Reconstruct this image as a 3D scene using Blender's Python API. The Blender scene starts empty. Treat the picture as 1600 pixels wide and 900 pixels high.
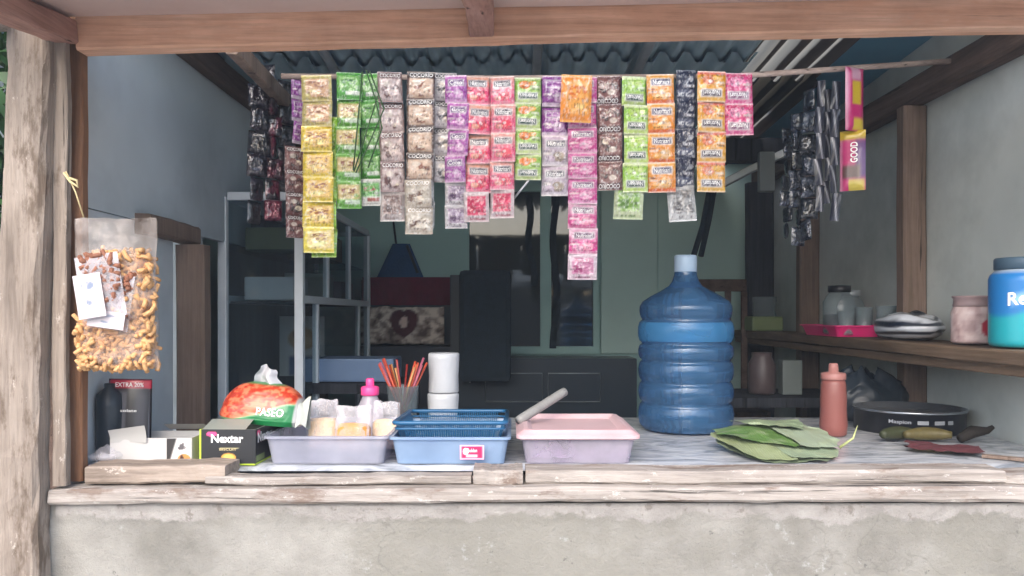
import bpy, bmesh, math, random
import numpy as np
from mathutils import Vector, Matrix
R = math.radians
random.seed(7)
SC = bpy.context.scene
COL = SC.collection

# ------------------------------------------------------------------ camera, sky, sun, exposure
cam_d = bpy.data.cameras.new('camera'); cam = bpy.data.objects.new('camera', cam_d); COL.objects.link(cam)
cam.location = (0, 0, 1.35); cam.rotation_euler = (R(90), 0, 0)
cam_d.sensor_width = 36; cam_d.lens = 28.125; cam_d.shift_y = 0.025
cam_d.clip_start = 0.02; cam_d.clip_end = 400
SC.camera = cam
SUN_EL, SUN_AZ = R(38), R(192)
w = bpy.data.worlds.new('World'); SC.world = w; w.use_nodes = True
nt = w.node_tree; bg = nt.nodes['Background']
sky = nt.nodes.new('ShaderNodeTexSky'); sky.sky_type = 'NISHITA'; sky.sun_disc = False
sky.sun_elevation = SUN_EL; sky.sun_rotation = SUN_AZ; sky.dust_density = 2.6; sky.air_density = 1.0
nt.links.new(sky.outputs[0], bg.inputs[0]); bg.inputs[1].default_value = 0.15
sd = bpy.data.lights.new('sun', 'SUN'); sd.energy = 0.5; sd.angle = R(60); sd.color = (1.0, 0.99, 0.97)
sun = bpy.data.objects.new('sun', sd); COL.objects.link(sun)
sun.rotation_euler = (math.pi/2 - SUN_EL, 0, -(SUN_AZ - math.pi)); sun.location = (0, -4, 6)
vs = SC.view_settings; vs.view_transform = 'Standard'; vs.look = 'None'; vs.gamma = 1; vs.use_curve_mapping = False
vs.exposure = 1.86
SC.render.engine = 'CYCLES'
cy = SC.cycles; cy.use_denoising = True; cy.max_bounces = 10; cy.diffuse_bounces = 6; cy.glossy_bounces = 5
cy.transmission_bounces = 8; cy.transparent_max_bounces = 24; cy.caustics_reflective = False; cy.caustics_refractive = False
cy.sample_clamp_indirect = 8

# ------------------------------------------------------------------ helpers
def P(px, py, D):      # where a line of sight meets the depth D (metres)
    return ((px-800)/1250*D, D, 1.35-(py-490)/1250*D)
def lin(c):
    if isinstance(c, str): c = [int(c[i:i+2], 16)/255 for i in (0, 2, 4)]
    return np.array([x/12.92 if x <= .04045 else ((x+.055)/1.055)**2.4 for x in c])
_tab = np.random.RandomState(3).rand(256, 256)
def vnoise(x, y, seed=0):
    x = np.asarray(x, float)+seed*17.3; y = np.asarray(y, float)+seed*9.7
    xi = np.floor(x).astype(int); yi = np.floor(y).astype(int); fx = x-xi; fy = y-yi
    fx = fx*fx*(3-2*fx); fy = fy*fy*(3-2*fy)
    g = lambda a, b: _tab[a % 256, b % 256]
    return (g(xi, yi)*(1-fx)+g(xi+1, yi)*fx)*(1-fy)+(g(xi, yi+1)*(1-fx)+g(xi+1, yi+1)*fx)*fy
def fbm(x, y, seed=0, o=4):
    s = 0; a = .5; t = 0
    for k in range(o):
        s = s+a*vnoise(np.asarray(x)*2**k, np.asarray(y)*2**k, seed+k*3); t += a; a *= .5
    return s/t

_text = {}
def text_geo(s, bold=.02):
    if (s, bold) in _text: return _text[(s, bold)]
    cu = bpy.data.curves.new('t', 'FONT'); cu.body = s; cu.resolution_u = 3; cu.offset = bold
    o = bpy.data.objects.new('t', cu); COL.objects.link(o)
    dg = bpy.context.evaluated_depsgraph_get(); me = bpy.data.meshes.new_from_object(o.evaluated_get(dg))
    v = np.array([list(q.co)[:2] for q in me.vertices]); f = [list(p.vertices) for p in me.polygons]
    v -= v.min(0); v /= v.max(0)
    bpy.data.objects.remove(o); bpy.data.curves.remove(cu); bpy.data.meshes.remove(me)
    _text[(s, bold)] = (v, f); return v, f

class MB:
    def __init__(s): s.v = []; s.f = []; s.m = []; s.c = []; s.s = []
    def add(s, v, f, mi=0, col=(1, 1, 1), smooth=False):
        n = len(s.v); v = [tuple(map(float, q)) for q in v]; s.v += v
        s.f += [[i+n for i in q] for q in f]; s.m += [mi]*len(f); s.s += [smooth]*len(f)
        col = np.asarray(col, float)
        s.c += [tuple(col)]*len(v) if col.ndim == 1 else [tuple(q) for q in col]
        return s
    def box(s, x0, x1, y0, y1, z0, z1, mi=0, col=(1, 1, 1), bev=0, M=None):
        bm = bmesh.new(); bmesh.ops.create_cube(bm, size=1)
        for q in bm.verts: q.co = Vector(((x0+x1)/2+q.co.x*(x1-x0), (y0+y1)/2+q.co.y*(y1-y0), (z0+z1)/2+q.co.z*(z1-z0)))
        if bev: bmesh.ops.bevel(bm, geom=bm.edges[:], offset=bev, segments=2, profile=.6, affect='EDGES')
        if M is not None: bm.transform(M)
        bm.verts.index_update()
        s.add([q.co for q in bm.verts], [[q.index for q in f.verts] for f in bm.faces], mi, col, False); bm.free(); return s
    def tube(s, pts, r, n=8, mi=0, col=(1, 1, 1), smooth=True):
        pts = [Vector(p) for p in pts]; r = [r]*len(pts) if np.isscalar(r) else r
        V = []; F = []
        for i, p in enumerate(pts):
            d = (pts[min(i+1, len(pts)-1)]-pts[max(i-1, 0)]).normalized()
            a = d.orthogonal().normalized() if i == 0 else (a-d*a.dot(d)).normalized()
            b = d.cross(a)
            V += [p+(a*math.cos(2*math.pi*k/n)+b*math.sin(2*math.pi*k/n))*r[i] for k in range(n)]
        for i in range(len(pts)-1):
            F += [[i*n+k, i*n+(k+1) % n, (i+1)*n+(k+1) % n, (i+1)*n+k] for k in range(n)]
        F += [list(range(n))[::-1], [(len(pts)-1)*n+k for k in range(n)]]
        return s.add(V, F, mi, col, smooth)
    def lathe(s, prof, n=32, c=(0, 0, 0), mi=0, col=(1, 1, 1), paint=None, caps=(True, True), sq=0, smooth=True):
        V = []; F = []; U = []; W = []
        for j, (r, z) in enumerate(prof):
            for k in range(n):
                a = 2*math.pi*k/n; q = 1
                if sq: q = (abs(math.cos(a))**sq+abs(math.sin(a))**sq)**(-1/sq)
                V.append((c[0]+r*q*math.cos(a), c[1]+r*q*math.sin(a), c[2]+z)); U.append(a); W.append(z)
        for j in range(len(prof)-1):
            F += [[j*n+k, j*n+(k+1) % n, (j+1)*n+(k+1) % n, (j+1)*n+k] for k in range(n)]
        if caps[0]: F.append(list(range(n))[::-1])
        if caps[1]: F.append([(len(prof)-1)*n+k for k in range(n)])
        return s.add(V, F, mi, col if paint is None else paint(np.array(U), np.array(W)), smooth)
    def grid(s, fn, nu, nv, mi=0, col=(1, 1, 1), paint=None, smooth=True):
        u, v = np.meshgrid(np.linspace(0, 1, nu+1), np.linspace(0, 1, nv+1)); u = u.ravel(); v = v.ravel()
        x, y, z = fn(u, v); V = np.stack([x+0*u, y+0*u, z+0*u], 1)
        F = [[j*(nu+1)+i, j*(nu+1)+i+1, (j+1)*(nu+1)+i+1, (j+1)*(nu+1)+i] for j in range(nv) for i in range(nu)]
        return s.add(V, F, mi, col if paint is None else paint(u, v), smooth)
    def text(s, st, fn, mi=0, col=(1, 1, 1), bold=.02):
        v, f = text_geo(st, bold); x, y, z = fn(v[:, 0], v[:, 1])
        return s.add(np.stack([x+0*v[:, 0], y+0*v[:, 0], z+0*v[:, 0]], 1), f, mi, col)
    def beam(s, p0, p1, w, h, seg=14, jit=.003, mi=0, up=(0, 0, 1), seed=0, ch=.12):
        p0 = Vector(p0); p1 = Vector(p1); d = (p1-p0).normalized(); sd_ = d.cross(Vector(up)).normalized(); u = sd_.cross(d)
        rs = np.random.RandomState(seed); V = []; F = []; n = 8
        base = []
        a, b = w/2, h/2; c = ch*min(w, h)
        for q in ((a-c, b), (a, b-c), (a, -b+c), (a-c, -b), (-a+c, -b), (-a, -b+c), (-a, b-c), (-a+c, b)): base.append(q)
        ph = rs.rand(4)*6
        for i in range(seg+1):
            t = i/seg; p = p0.lerp(p1, t)
            wob = jit*1.2*np.array([math.sin(t*7+ph[0])+.5*math.sin(t*17+ph[1]), math.sin(t*6+ph[2])+.5*math.sin(t*19+ph[3])])
            for (x, y) in base:
                j = rs.normal(size=2)*jit*.45
                V.append(p+sd_*(x+wob[0]+j[0])+u*(y+wob[1]+j[1]))
        for i in range(seg):
            F += [[i*n+k, i*n+(k+1) % n, (i+1)*n+(k+1) % n, (i+1)*n+k] for k in range(n)]
        F += [list(range(n))[::-1], [seg*n+k for k in range(n)]]
        return s.add(V, F, mi)
    def mesh(s, name, mats, weld=0):
        me = bpy.data.meshes.new(name); me.from_pydata(s.v, [], s.f)
        ca = me.color_attributes.new('Col', 'FLOAT_COLOR', 'POINT')
        a = np.ones((len(s.v), 4), np.float32); a[:, :3] = np.array(s.c); ca.data.foreach_set('color', a.ravel())
        for m in (mats if isinstance(mats, (list, tuple)) else [mats]): me.materials.append(m)
        me.polygons.foreach_set('material_index', s.m); me.polygons.foreach_set('use_smooth', s.s)
        bm = bmesh.new(); bm.from_mesh(me)
        if getattr(s, 'weld', 0): bmesh.ops.remove_doubles(bm, verts=bm.verts[:], dist=s.weld)
        bmesh.ops.recalc_face_normals(bm, faces=bm.faces[:]) if getattr(s, 'fix', True) else None
        bm.to_mesh(me); bm.free(); me.update()
        return me
    def build(s, name, mats, parent=None, loc=(0, 0, 0), rot=(0, 0, 0)):
        return link(name, s.mesh(name, mats), parent, loc, rot)
def link(name, me, parent=None, loc=(0, 0, 0), rot=(0, 0, 0)):
    o = bpy.data.objects.new(name, me); COL.objects.link(o); o.parent = parent; o.location = loc; o.rotation_euler = rot
    return o
def tag(o, label=None, cat=None, group=None, kind=None):
    if label: o['label'] = label
    if cat: o['category'] = cat
    if group: o['group'] = group
    if kind: o['kind'] = kind
    return o
def thing(name, label, cat, loc=(0, 0, 0), rot=(0, 0, 0), group=None):
    o = bpy.data.objects.new(name, None); COL.objects.link(o); o.location = loc; o.rotation_euler = rot; o.empty_display_size = .05
    return tag(o, label, cat, group)

# ------------------------------------------------------------------ materials
MATS = {}
def newmat(name):
    m = bpy.data.materials.new(name); m.use_nodes = True; t = m.node_tree; b = t.nodes['Principled BSDF']; MATS[name] = m
    return m, t, b
def coords(t, scale=(1, 1, 1)):
    tc = t.nodes.new('ShaderNodeTexCoord'); mp = t.nodes.new('ShaderNodeMapping'); mp.inputs['Scale'].default_value = scale
    t.links.new(tc.outputs['Object'], mp.inputs[0]); return mp.outputs[0]
def noise(t, co, sc, det=5, rough=.55, dist=0):
    n = t.nodes.new('ShaderNodeTexNoise'); n.inputs['Scale'].default_value = sc; n.inputs['Detail'].default_value = det
    n.inputs['Roughness'].default_value = rough; n.inputs['Distortion'].default_value = dist; t.links.new(co, n.inputs['Vector']); return n.outputs['Fac']
def ramp(t, f, stops):
    r = t.nodes.new('ShaderNodeValToRGB'); e = r.color_ramp.elements
    while len(e) < len(stops): e.new(.5)
    for q, (p, c) in zip(e, stops): q.position = p; q.color = (*c, 1) if len(c) == 3 else c
    t.links.new(f, r.inputs[0]); return r.outputs[0]
def mix(t, f, a, b, mode='MIX'):
    n = t.nodes.new('ShaderNodeMix'); n.data_type = 'RGBA'; n.blend_type = mode
    for k, val in ((0, f), (6, a), (7, b)):
        if hasattr(val, 'links'): t.links.new(val, n.inputs[k])
        else: n.inputs[k].default_value = val if k == 0 else (*val, 1)
    return n.outputs[2]
def bump(t, b, f, st, dist=.01):
    n = t.nodes.new('ShaderNodeBump'); n.inputs['Strength'].default_value = st; n.inputs['Distance'].default_value = dist
    t.links.new(f, n.inputs['Height']); t.links.new(n.outputs[0], b.inputs['Normal'])
def plain(name, c, rough=.5, var=.18, sc=9, bmp=.15, metal=0, spec=.5, dirt=None, trans=0, ior=1.45, sheen=0, bsc=None):
    m, t, b = newmat(name); c = lin(c) if isinstance(c, str) else np.array(c); co = coords(t)
    f = noise(t, co, sc)
    col = ramp(t, f, [(.25, tuple(c*(1-var))), (.75, tuple(np.minimum(c*(1+var), 1)))])
    if dirt: col = mix(t, ramp(t, noise(t, co, sc*.35, 6, .65), [(.45, (0, 0, 0)), (.7, (1, 1, 1))]), col, tuple(lin(dirt)))
    t.links.new(col, b.inputs['Base Color']); b.inputs['Roughness'].default_value = rough; b.inputs['Metallic'].default_value = metal
    b.inputs['Specular IOR Level'].default_value = spec; b.inputs['Transmission Weight'].default_value = trans; b.inputs['IOR'].default_value = ior
    if bmp: bump(t, b, noise(t, co, bsc or sc*6), bmp)
    return m
def wood(name, dark, mid, light, axis=0, sc=1.0, flakes=None, flake_at=.6, rough=.85, bmp=.8, stain=None, crk=.33):
    m, t, b = newmat(name)
    def st(k, q): v = [k]*3; v[axis] = q; return coords(t, tuple(v))
    co1 = coords(t)
    f = noise(t, st(16*sc, 1.2*sc), 2.2, 8, .65, .5)
    fine = noise(t, st(95*sc, 3.5*sc), 2.0, 6, .7)
    col = ramp(t, f, [(.30, tuple(lin(dark))), (.5, tuple(lin(mid))), (.70, tuple(lin(light)))])
    col = mix(t, .8, col, ramp(t, fine, [(.28, (.66, .64, .62)), (.55, (1, 1, 1)), (.8, (1.15, 1.15, 1.15))]), 'MULTIPLY')
    col = mix(t, .6, col, ramp(t, noise(t, co1, 6, 5, .6), [(.3, (.7, .68, .66)), (.65, (1.08, 1.08, 1.08))]), 'MULTIPLY')
    if stain:
        col = mix(t, ramp(t, noise(t, st(7, 2.2), 2.4, 8, .72), [(.53, (0, 0, 0)), (.62, (.85, .85, .85))]), col, tuple(lin(stain)))
    crack = ramp(t, noise(t, st(26*sc, .9*sc), 2.0, 5, .6, .3), [(crk, (1, 1, 1)), (crk+.04, (0, 0, 0))])
    col = mix(t, crack, col, tuple(lin(dark)*.35))
    if flakes:
        col = mix(t, ramp(t, noise(t, st(14, 6), 2.6, 9, .8), [(flake_at, (0, 0, 0)), (flake_at+.03, (.9, .9, .9))]), col, tuple(lin(flakes)))
    t.links.new(col, b.inputs['Base Color']); b.inputs['Roughness'].default_value = rough; b.inputs['Specular IOR Level'].default_value = .2
    hm = mix(t, .5, fine, f); hm = mix(t, crack, hm, (0, 0, 0)); bump(t, b, hm, bmp, .006); return m
def printed(name, rough=.4, bmp=.2, sc=70, metal=0, spec=.5, coat=0, trl=0):
    m, t, b = newmat(name); a = t.nodes.new('ShaderNodeAttribute'); a.attribute_name = 'Col'
    co = coords(t); t.links.new(a.outputs[0], b.inputs['Base Color'])
    b.inputs['Roughness'].default_value = rough; b.inputs['Metallic'].default_value = metal; b.inputs['Specular IOR Level'].default_value = spec
    b.inputs['Coat Weight'].default_value = coat
    if bmp: bump(t, b, noise(t, co, sc, 3), bmp, .004)
    return m
def film(name, tint, c, fac, rough=.12, bmp=.5, sc=40, var=.5, spec=.6):
    m, t, b = newmat(name); out = t.nodes['Material Output']; co = coords(t)
    b.inputs['Base Color'].default_value = (*lin(c), 1); b.inputs['Roughness'].default_value = rough; b.inputs['Specular IOR Level'].default_value = spec
    tr = t.nodes.new('ShaderNodeBsdfTransparent'); tr.inputs[0].default_value = (*lin(tint), 1)
    f = noise(t, co, sc, 4); bump(t, b, f, bmp, .006)
    ms = t.nodes.new('ShaderNodeMixShader')
    r = ramp(t, noise(t, co, sc*.4, 4), [(.3, (max(fac*(1-var), 0),)*3), (.75, (min(fac*(1+var), 1),)*3)])
    t.links.new(r, ms.inputs[0]); t.links.new(tr.outputs[0], ms.inputs[1]); t.links.new(b.outputs[0], ms.inputs[2]); t.links.new(ms.outputs[0], out.inputs[0])
    return m

wood('weathered_x', '6f5f55', 'a8968a', 'c8b8ac', 0, flakes='e6dcd2', flake_at=.62, stain='6b5a4e')
wood('weathered_z', '7a6f66', '94887d', 'a3978c', 2, flakes='b5aba1', flake_at=.62, stain='625448')
wood('jamb_brown', '6a4c38', '825f48', '906c54', 2, sc=.8, bmp=.4, crk=.27)
wood('sill_wood', '857e78', 'a39b94', 'b0a9a2', 0, flakes='c0bab4', flake_at=.58, stain='76655a', bmp=.7)
wood('block_wood', '766a60', '9c8e82', 'ada094', 0, flakes='beb3a8', flake_at=.6, bmp=.5)
wood('beam_wood', 'c6977a', 'd8ab8e', 'dfb89e', 0, sc=.7, stain='cfa083', bmp=.25, crk=.26)
wood('rail_wood', '85645a', 'a07a6c', 'ad897c', 1, sc=.7, bmp=.4)
wood('post_wood', '66574a', '77655a', '837064', 2, sc=.8, bmp=.4, crk=.27)
wood('jamb_wood', '6b5a50', '86756a', '988679', 2, sc=.8)
wood('rafter_wood', '3e332e', '5b4b43', '6d5b52', 1, sc=.8)
wood('shelf_wood', '56493d', '6c5a4a', '7a6756', 1, sc=.8, bmp=.4)
wood('dark_wood', '262b32', '363a42', '43464c', 2, sc=.8)
wood('pole_wood', '8d7a72', 'b39f96', 'c9b8ae', 0, sc=.8)
plain('plywood', 'c4ada3', .75, .1, 4, .1, dirt='b39a90')
plain('left_panel', 'c0cad0', .7, .10, 2.2, .1, dirt='98a3aa')
plain('right_panel', 'c6cbc6', .75, .12, 3, .14, dirt='969d99')
plain('teal_wall', 'a2c6c2', .6, .07, 2.5, .06)
plain('pale_teal', 'b4d0ca', .6, .07, 3, .06)
plain('black_lacquer', '22323f', .35, .1, 3, .03)
plain('black_plastic', '222b34', .4, .1, 6, .1)
plain('dark_fabric', '24323d', .9, .2, 30, .3)
plain('aluminium', 'dde3e8', .42, .05, 20, .05)
plain('galvanised', 'a4abb0', .45, .15, 12, .05, metal=.5)
plain('roof_zinc', 'b4cbd4', .5, .12, 4, .1, metal=.05, dirt='90acb8')
plain('blue_sheet', '5b93ae', .5, .12, 3, .1, dirt='4a7c96')
plain('dirt_ground', 'b3afa9', .95, .12, 1.2, .5, dirt='9c9892')
plain('white_plastic', 'c3c6ca', .35, .05, 12, .1)
plain('red_cloth', '55292f', .9, .2, 30, .3)
plain('maroon_cloth', '6a1030', .9, .15, 30, .3)
plain('pink_plastic', 'f04a90', .35, .06, 10, .05)
plain('rubber_string', 'c9b88a', .7, .1, 30, .2)
plain('green_tie', '3d5a38', .6, .15, 30, .1)
plain('knife_grey', '8a8a88', .5, .2, 20, .2)
plain('bananas', '6f7030', .5, .35, 14, .1, dirt='35321c')
plain('banana_stem', '221d18', .8, .2, 30, .3)
plain('black_cap', '15171c', .4, .1, 10, .05)
plain('wafer_snack', 'c89a68', .55, .3, 28, .4)
plain('bread', 'c98a45', .8, .25, 50, .4)
plain('pale_bread', 'd8bd9e', .8, .2, 50, .4)
plain('straw_orange', 'b8482c', .4, .05, 5, 0)
plain('straw_yellow', 'bd8a54', .4, .05, 5, 0)
plain('straw_red', '93302a', .4, .05, 5, 0)
plain('straw_pink', 'a8566a', .4, .05, 5, 0)
plain('bottle_pink', '84504a', .38, .06, 8, .05, spec=.5)
plain('bag_blue', '174a78', .8, .15, 12, .3)
plain('house_pale', 'cfd0c8', .8, .1, 1, .1)
plain('house_roof', '9a9c9a', .6, .15, 2, .1)
plain('bark', '5a4a3c', .95, .25, 12, .6)
printed('foil_print', .3, .5, 60, spec=.6, coat=.5)
printed('card_print', .55, .08, 60, coat=.1)
printed('paper_print', .75, .1, 60)
printed('matt_print', .85, .3, 80)
printed('gloss_print', .3, .05, 40, coat=.2)
film('clear_bag', 'f6f2ee', 'cfc6c0', .22, .08, 1.0, 34, 1.0, spec=.8)
film('clear_film', 'ffffff', 'eeeaf0', .28, .12, .7, 45, .8)
film('thin_glass', 'e4ecf0', '46545e', .12, .03, .02, 5, .1, spec=1)
film('jar_glass', 'dfe6e8', 'a9b4b8', .3, .06, .1, 20, .4, spec=1)
film('lilac_plastic', 'e4e4f0', 'b2b4c0', .55, .22, .3, 14, .3)
film('tray_blue', 'c8dcf4', '98b0cc', .66, .22, .3, 14, .25)
film('clear_tub', 'f0e8f4', 'c2bdc8', .42, .2, .4, 18, .4)
film('clear_bottle', 'f0f0f4', 'cfc8d2', .55, .2, .2, 20, .3)

def foil(name, c, rough=.2):
    m, t, b = newmat(name); a = t.nodes.new('ShaderNodeAttribute'); a.attribute_name = 'Col'; co = coords(t, (1, 1, .5))
    t.links.new(a.outputs[0], b.inputs['Base Color'])
    b.inputs['Roughness'].default_value = rough; b.inputs['Metallic'].default_value = .3; b.inputs['Specular IOR Level'].default_value = 1.0; b.inputs['Coat Weight'].default_value = 1.0; b.inputs['Coat Roughness'].default_value = .05
    bump(t, b, noise(t, co, 60, 2), .9, .02); return m
foil('crumpled_foil', '15131a', .16)

# concrete
def concrete_col(t, co):
    c = ramp(t, noise(t, co, 5, 8, .62), [(.34, tuple(lin('7c7972'))), (.5, tuple(lin('8f8c85'))), (.66, tuple(lin('9f9c95')))])
    c = mix(t, ramp(t, noise(t, co, 1.7, 7, .7), [(.46, (0, 0, 0)), (.56, (.7, .7, .7))]), c, tuple(lin('86837a')))
    c = mix(t, ramp(t, noise(t, co, 9, 9, .8), [(.60, (0, 0, 0)), (.63, (.7, .7, .7))]), c, tuple(lin('a6a6a2')))
    c = mix(t, ramp(t, noise(t, co, 34, 6, .75), [(.64, (0, 0, 0)), (.68, (.75, .75, .75))]), c, tuple(lin('5f5f5a')))
    cr = t.nodes.new('ShaderNodeTexVoronoi'); cr.feature = 'DISTANCE_TO_EDGE'; cr.inputs['Scale'].default_value = 1.2
    d = t.nodes.new('ShaderNodeVectorMath'); d.operation = 'ADD'; n = t.nodes.new('ShaderNodeTexNoise'); n.inputs['Scale'].default_value = 6; n.inputs['Detail'].default_value = 6; t.links.new(co, n.inputs['Vector'])
    sc_ = t.nodes.new('ShaderNodeVectorMath'); sc_.operation = 'SCALE'; sc_.inputs['Scale'].default_value = .35; t.links.new(n.outputs['Color'], sc_.inputs[0])
    t.links.new(co, d.inputs[0]); t.links.new(sc_.outputs[0], d.inputs[1]); t.links.new(d.outputs[0], cr.inputs['Vector'])
    hair = ramp(t, cr.outputs['Distance'], [(.0, (.28, .28, .28)), (.005, (0, 0, 0))])
    return mix(t, hair, c, tuple(lin('5a5a55')))
m, t, b = newmat('concrete'); co = coords(t); t.links.new(concrete_col(t, co), b.inputs['Base Color']); b.inputs['Roughness'].default_value = .92; b.inputs['Specular IOR Level'].default_value = .2
bump(t, b, noise(t, co, 60, 9, .75), .7, .01)
m, t, b = newmat('lime_plaster'); co = coords(t); a_ = t.nodes.new('ShaderNodeAttribute'); a_.attribute_name = 'Col'
pc = ramp(t, noise(t, co, 14, 8, .7), [(.3, tuple(lin('8a8681'))), (.5, tuple(lin('9e9994'))), (.7, tuple(lin('aca8a3')))])
pc = mix(t, ramp(t, noise(t, co, 30, 6, .7), [(.58, (0, 0, 0)), (.64, (.8, .8, .8))]), pc, tuple(lin('7d766f')))
ad = t.nodes.new('ShaderNodeMath'); ad.operation = 'ADD'; t.links.new(a_.outputs['Fac'], ad.inputs[0]); t.links.new(noise(t, co, 9, 9, .75), ad.inputs[1])
a2 = t.nodes.new('ShaderNodeMath'); a2.operation = 'MULTIPLY_ADD'; a2.inputs[1].default_value = 1.1; t.links.new(noise(t, co, 4.5, 3), a2.inputs[0]); t.links.new(ad.outputs[0], a2.inputs[2]); a3 = t.nodes.new('ShaderNodeMath'); a3.operation = 'SUBTRACT'; a3.inputs[1].default_value = 1.60; t.links.new(a2.outputs[0], a3.inputs[0]); ad = a3
t.links.new(mix(t, ramp(t, ad.outputs[0], [(.0, (0, 0, 0)), (.10, (1, 1, 1))]), concrete_col(t, co), pc), b.inputs['Base Color']); b.inputs['Roughness'].default_value = .92
bump(t, b, noise(t, co, 60, 9, .75), .7, .01)
# marbled table cloth
m, t, b = newmat('marble_cloth'); co = coords(t, (1, 2.2, 1))
c = ramp(t, noise(t, co, 7, 6, .6, 1.6), [(.35, tuple(lin('7f858c'))), (.47, tuple(lin('aeb2b8'))), (.6, tuple(lin('c4c7cb'))), (.75, tuple(lin('9ca2a9')))])
t.links.new(c, b.inputs['Base Color']); b.inputs['Roughness'].default_value = .22
bump(t, b, noise(t, co, 9, 3), .25, .02)
# skylight sheet: lets daylight through, lit corrugation crests painted in as pale stripes
m, t, b = newmat('skylight_sheet'); out = t.nodes['Material Output']; co = coords(t)
wv = t.nodes.new('ShaderNodeTexWave'); wv.wave_type = 'BANDS'; wv.bands_direction = 'X'; wv.inputs['Scale'].default_value = 4.2; wv.inputs['Distortion'].default_value = .4
t.links.new(co, wv.inputs['Vector'])
tr = t.nodes.new('ShaderNodeBsdfTranslucent'); c = ramp(t, wv.outputs['Fac'], [(.66, tuple(lin('2c2622'))), (.8, tuple(lin('a8a090')))])
t.links.new(c, tr.inputs[0]); t.links.new(c, b.inputs['Base Color']); b.inputs['Roughness'].default_value = .5
ms = t.nodes.new('ShaderNodeMixShader'); ms.inputs[0].default_value = .45
t.links.new(b.outputs[0], ms.inputs[1]); t.links.new(tr.outputs[0], ms.inputs[2]); t.links.new(ms.outputs[0], out.inputs[0])
# window pane
m, t, b = newmat('dark_pane'); b.inputs['Base Color'].default_value = (.03, .042, .045, 1); b.inputs['Roughness'].default_value = .04
b.inputs['Specular IOR Level'].default_value = .8; bump(t, b, noise(t, coords(t), 2.5, 2), .06, .02)
# water jug
m, t, b = newmat('jug_blue'); out = t.nodes['Material Output']
b.inputs['Base Color'].default_value = (*lin('5a90c4'), 1); b.inputs['Roughness'].default_value = .12; b.inputs['Specular IOR Level'].default_value = 1.0; b.inputs['Coat Weight'].default_value = .6; b.inputs['Coat Roughness'].default_value = .06; bump(t, b, noise(t, coords(t), 30, 4), .05, .01)
tr = t.nodes.new('ShaderNodeBsdfGlass'); tr.inputs[0].default_value = (*lin('b0d2f4'), 1); tr.inputs['Roughness'].default_value = .06; tr.inputs['IOR'].default_value = 1.25
tl = t.nodes.new('ShaderNodeBsdfTranslucent'); tl.inputs[0].default_value = (*lin('6aa4dc'), 1)
m1 = t.nodes.new('ShaderNodeMixShader'); m1.inputs[0].default_value = .35; m2 = t.nodes.new('ShaderNodeMixShader'); m2.inputs[0].default_value = .62
t.links.new(b.outputs[0], m1.inputs[1]); t.links.new(tl.outputs[0], m1.inputs[2]); t.links.new(m1.outputs[0], m2.inputs[1]); t.links.new(tr.outputs[0], m2.inputs[2]); t.links.new(m2.outputs[0], out.inputs[0])
# leaves
def leafmat(name, a, b_, sc=12, tl=.35):
    m, t, b = newmat(name); out = t.nodes['Material Output']; co = coords(t)
    c = ramp(t, noise(t, co, sc, 5), [(.3, tuple(lin(a))), (.7, tuple(lin(b_)))])
    t.links.new(c, b.inputs['Base Color']); b.inputs['Roughness'].default_value = .45
    tr = t.nodes.new('ShaderNodeBsdfTranslucent'); t.links.new(c, tr.inputs[0]); ms = t.nodes.new('ShaderNodeMixShader'); ms.inputs[0].default_value = tl
    t.links.new(b.outputs[0], ms.inputs[1]); t.links.new(tr.outputs[0], ms.inputs[2]); t.links.new(ms.outputs[0], out.inputs[0]); return m
leafmat('tree_leaf', '1e3a1a', '4a6a34', 1.5)
leafmat('bush_leaf', '24442a', '5a8a4a', 4)
# banana leaf with veins, colour per sheet in Col
m, t, b = newmat('banana_leaf'); a = t.nodes.new('ShaderNodeAttribute'); a.attribute_name = 'Col'; co = coords(t)
wv = t.nodes.new('ShaderNodeTexWave'); wv.inputs['Scale'].default_value = 55; wv.inputs['Distortion'].default_value = 2; t.links.new(coords(t, (1, .35, 1)), wv.inputs['Vector'])
c = mix(t, .25, a.outputs[0], ramp(t, wv.outputs['Fac'], [(0, (.7, .72, .65)), (1, (1.1, 1.1, 1.1))]), 'MULTIPLY')
t.links.new(c, b.inputs['Base Color']); b.inputs['Roughness'].default_value = .42; bump(t, b, wv.outputs['Fac'], .2, .004)
G = MATS

# ------------------------------------------------------------------ ground, yard behind the camera (seen mirrored in the dark window)
mb = MB(); mb.grid(lambda u, v: ((u-.5)*60, (v-.5)*60, 0*u), 40, 40, smooth=False)
tag(mb.build('ground', G['dirt_ground']), kind='structure')

def leaf_cloud(mb, c, rad, n, size, seed, mi=0, flat=.8):
    rs = np.random.RandomState(seed); d = rs.normal(size=(n, 3)); d /= np.linalg.norm(d, axis=1)[:, None]
    r = rs.rand(n)**.45*(.7+.5*vnoise(d[:, 0]*2.2+5, d[:, 2]*2.2+5, seed)); p = np.array(c)+d*r[:, None]*np.array(rad)
    V = []; F = []
    for q in p:
        a = rs.normal(size=3); a /= np.linalg.norm(a); b_ = np.cross(a, rs.normal(size=3)); b_ /= np.linalg.norm(b_)
        s_ = size*(.6+.8*rs.rand()); k = len(V)
        V += [q-a*s_, q+b_*s_*.4, q+a*s_, q-b_*s_*.4]; F.append([k, k+1, k+2, k+3])
    mb.add(V, F, mi)
mb = MB()
for i in range(22):
    x = -17+i*1.6+random.uniform(-.5, .5); leaf_cloud(mb, (x, -15+random.uniform(-1, 1), 1.2+random.uniform(-.2, .5)), (1.7, 1.5, 1.9), 600, .22, 40+i)
mb.fix = False
tag(mb.build('tree_line', G['tree_leaf']), 'dark green wood mirrored in the upper window panes', 'trees', kind='stuff')
h = thing('roadside_house', 'pale low house mirrored as a light band in the dark window', 'house', (.6, -9.0, 0))
MB().box(-2.6, 2.6, -3, 0, 0, 1.75).build('wall', G['black_lacquer'], h)
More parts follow.
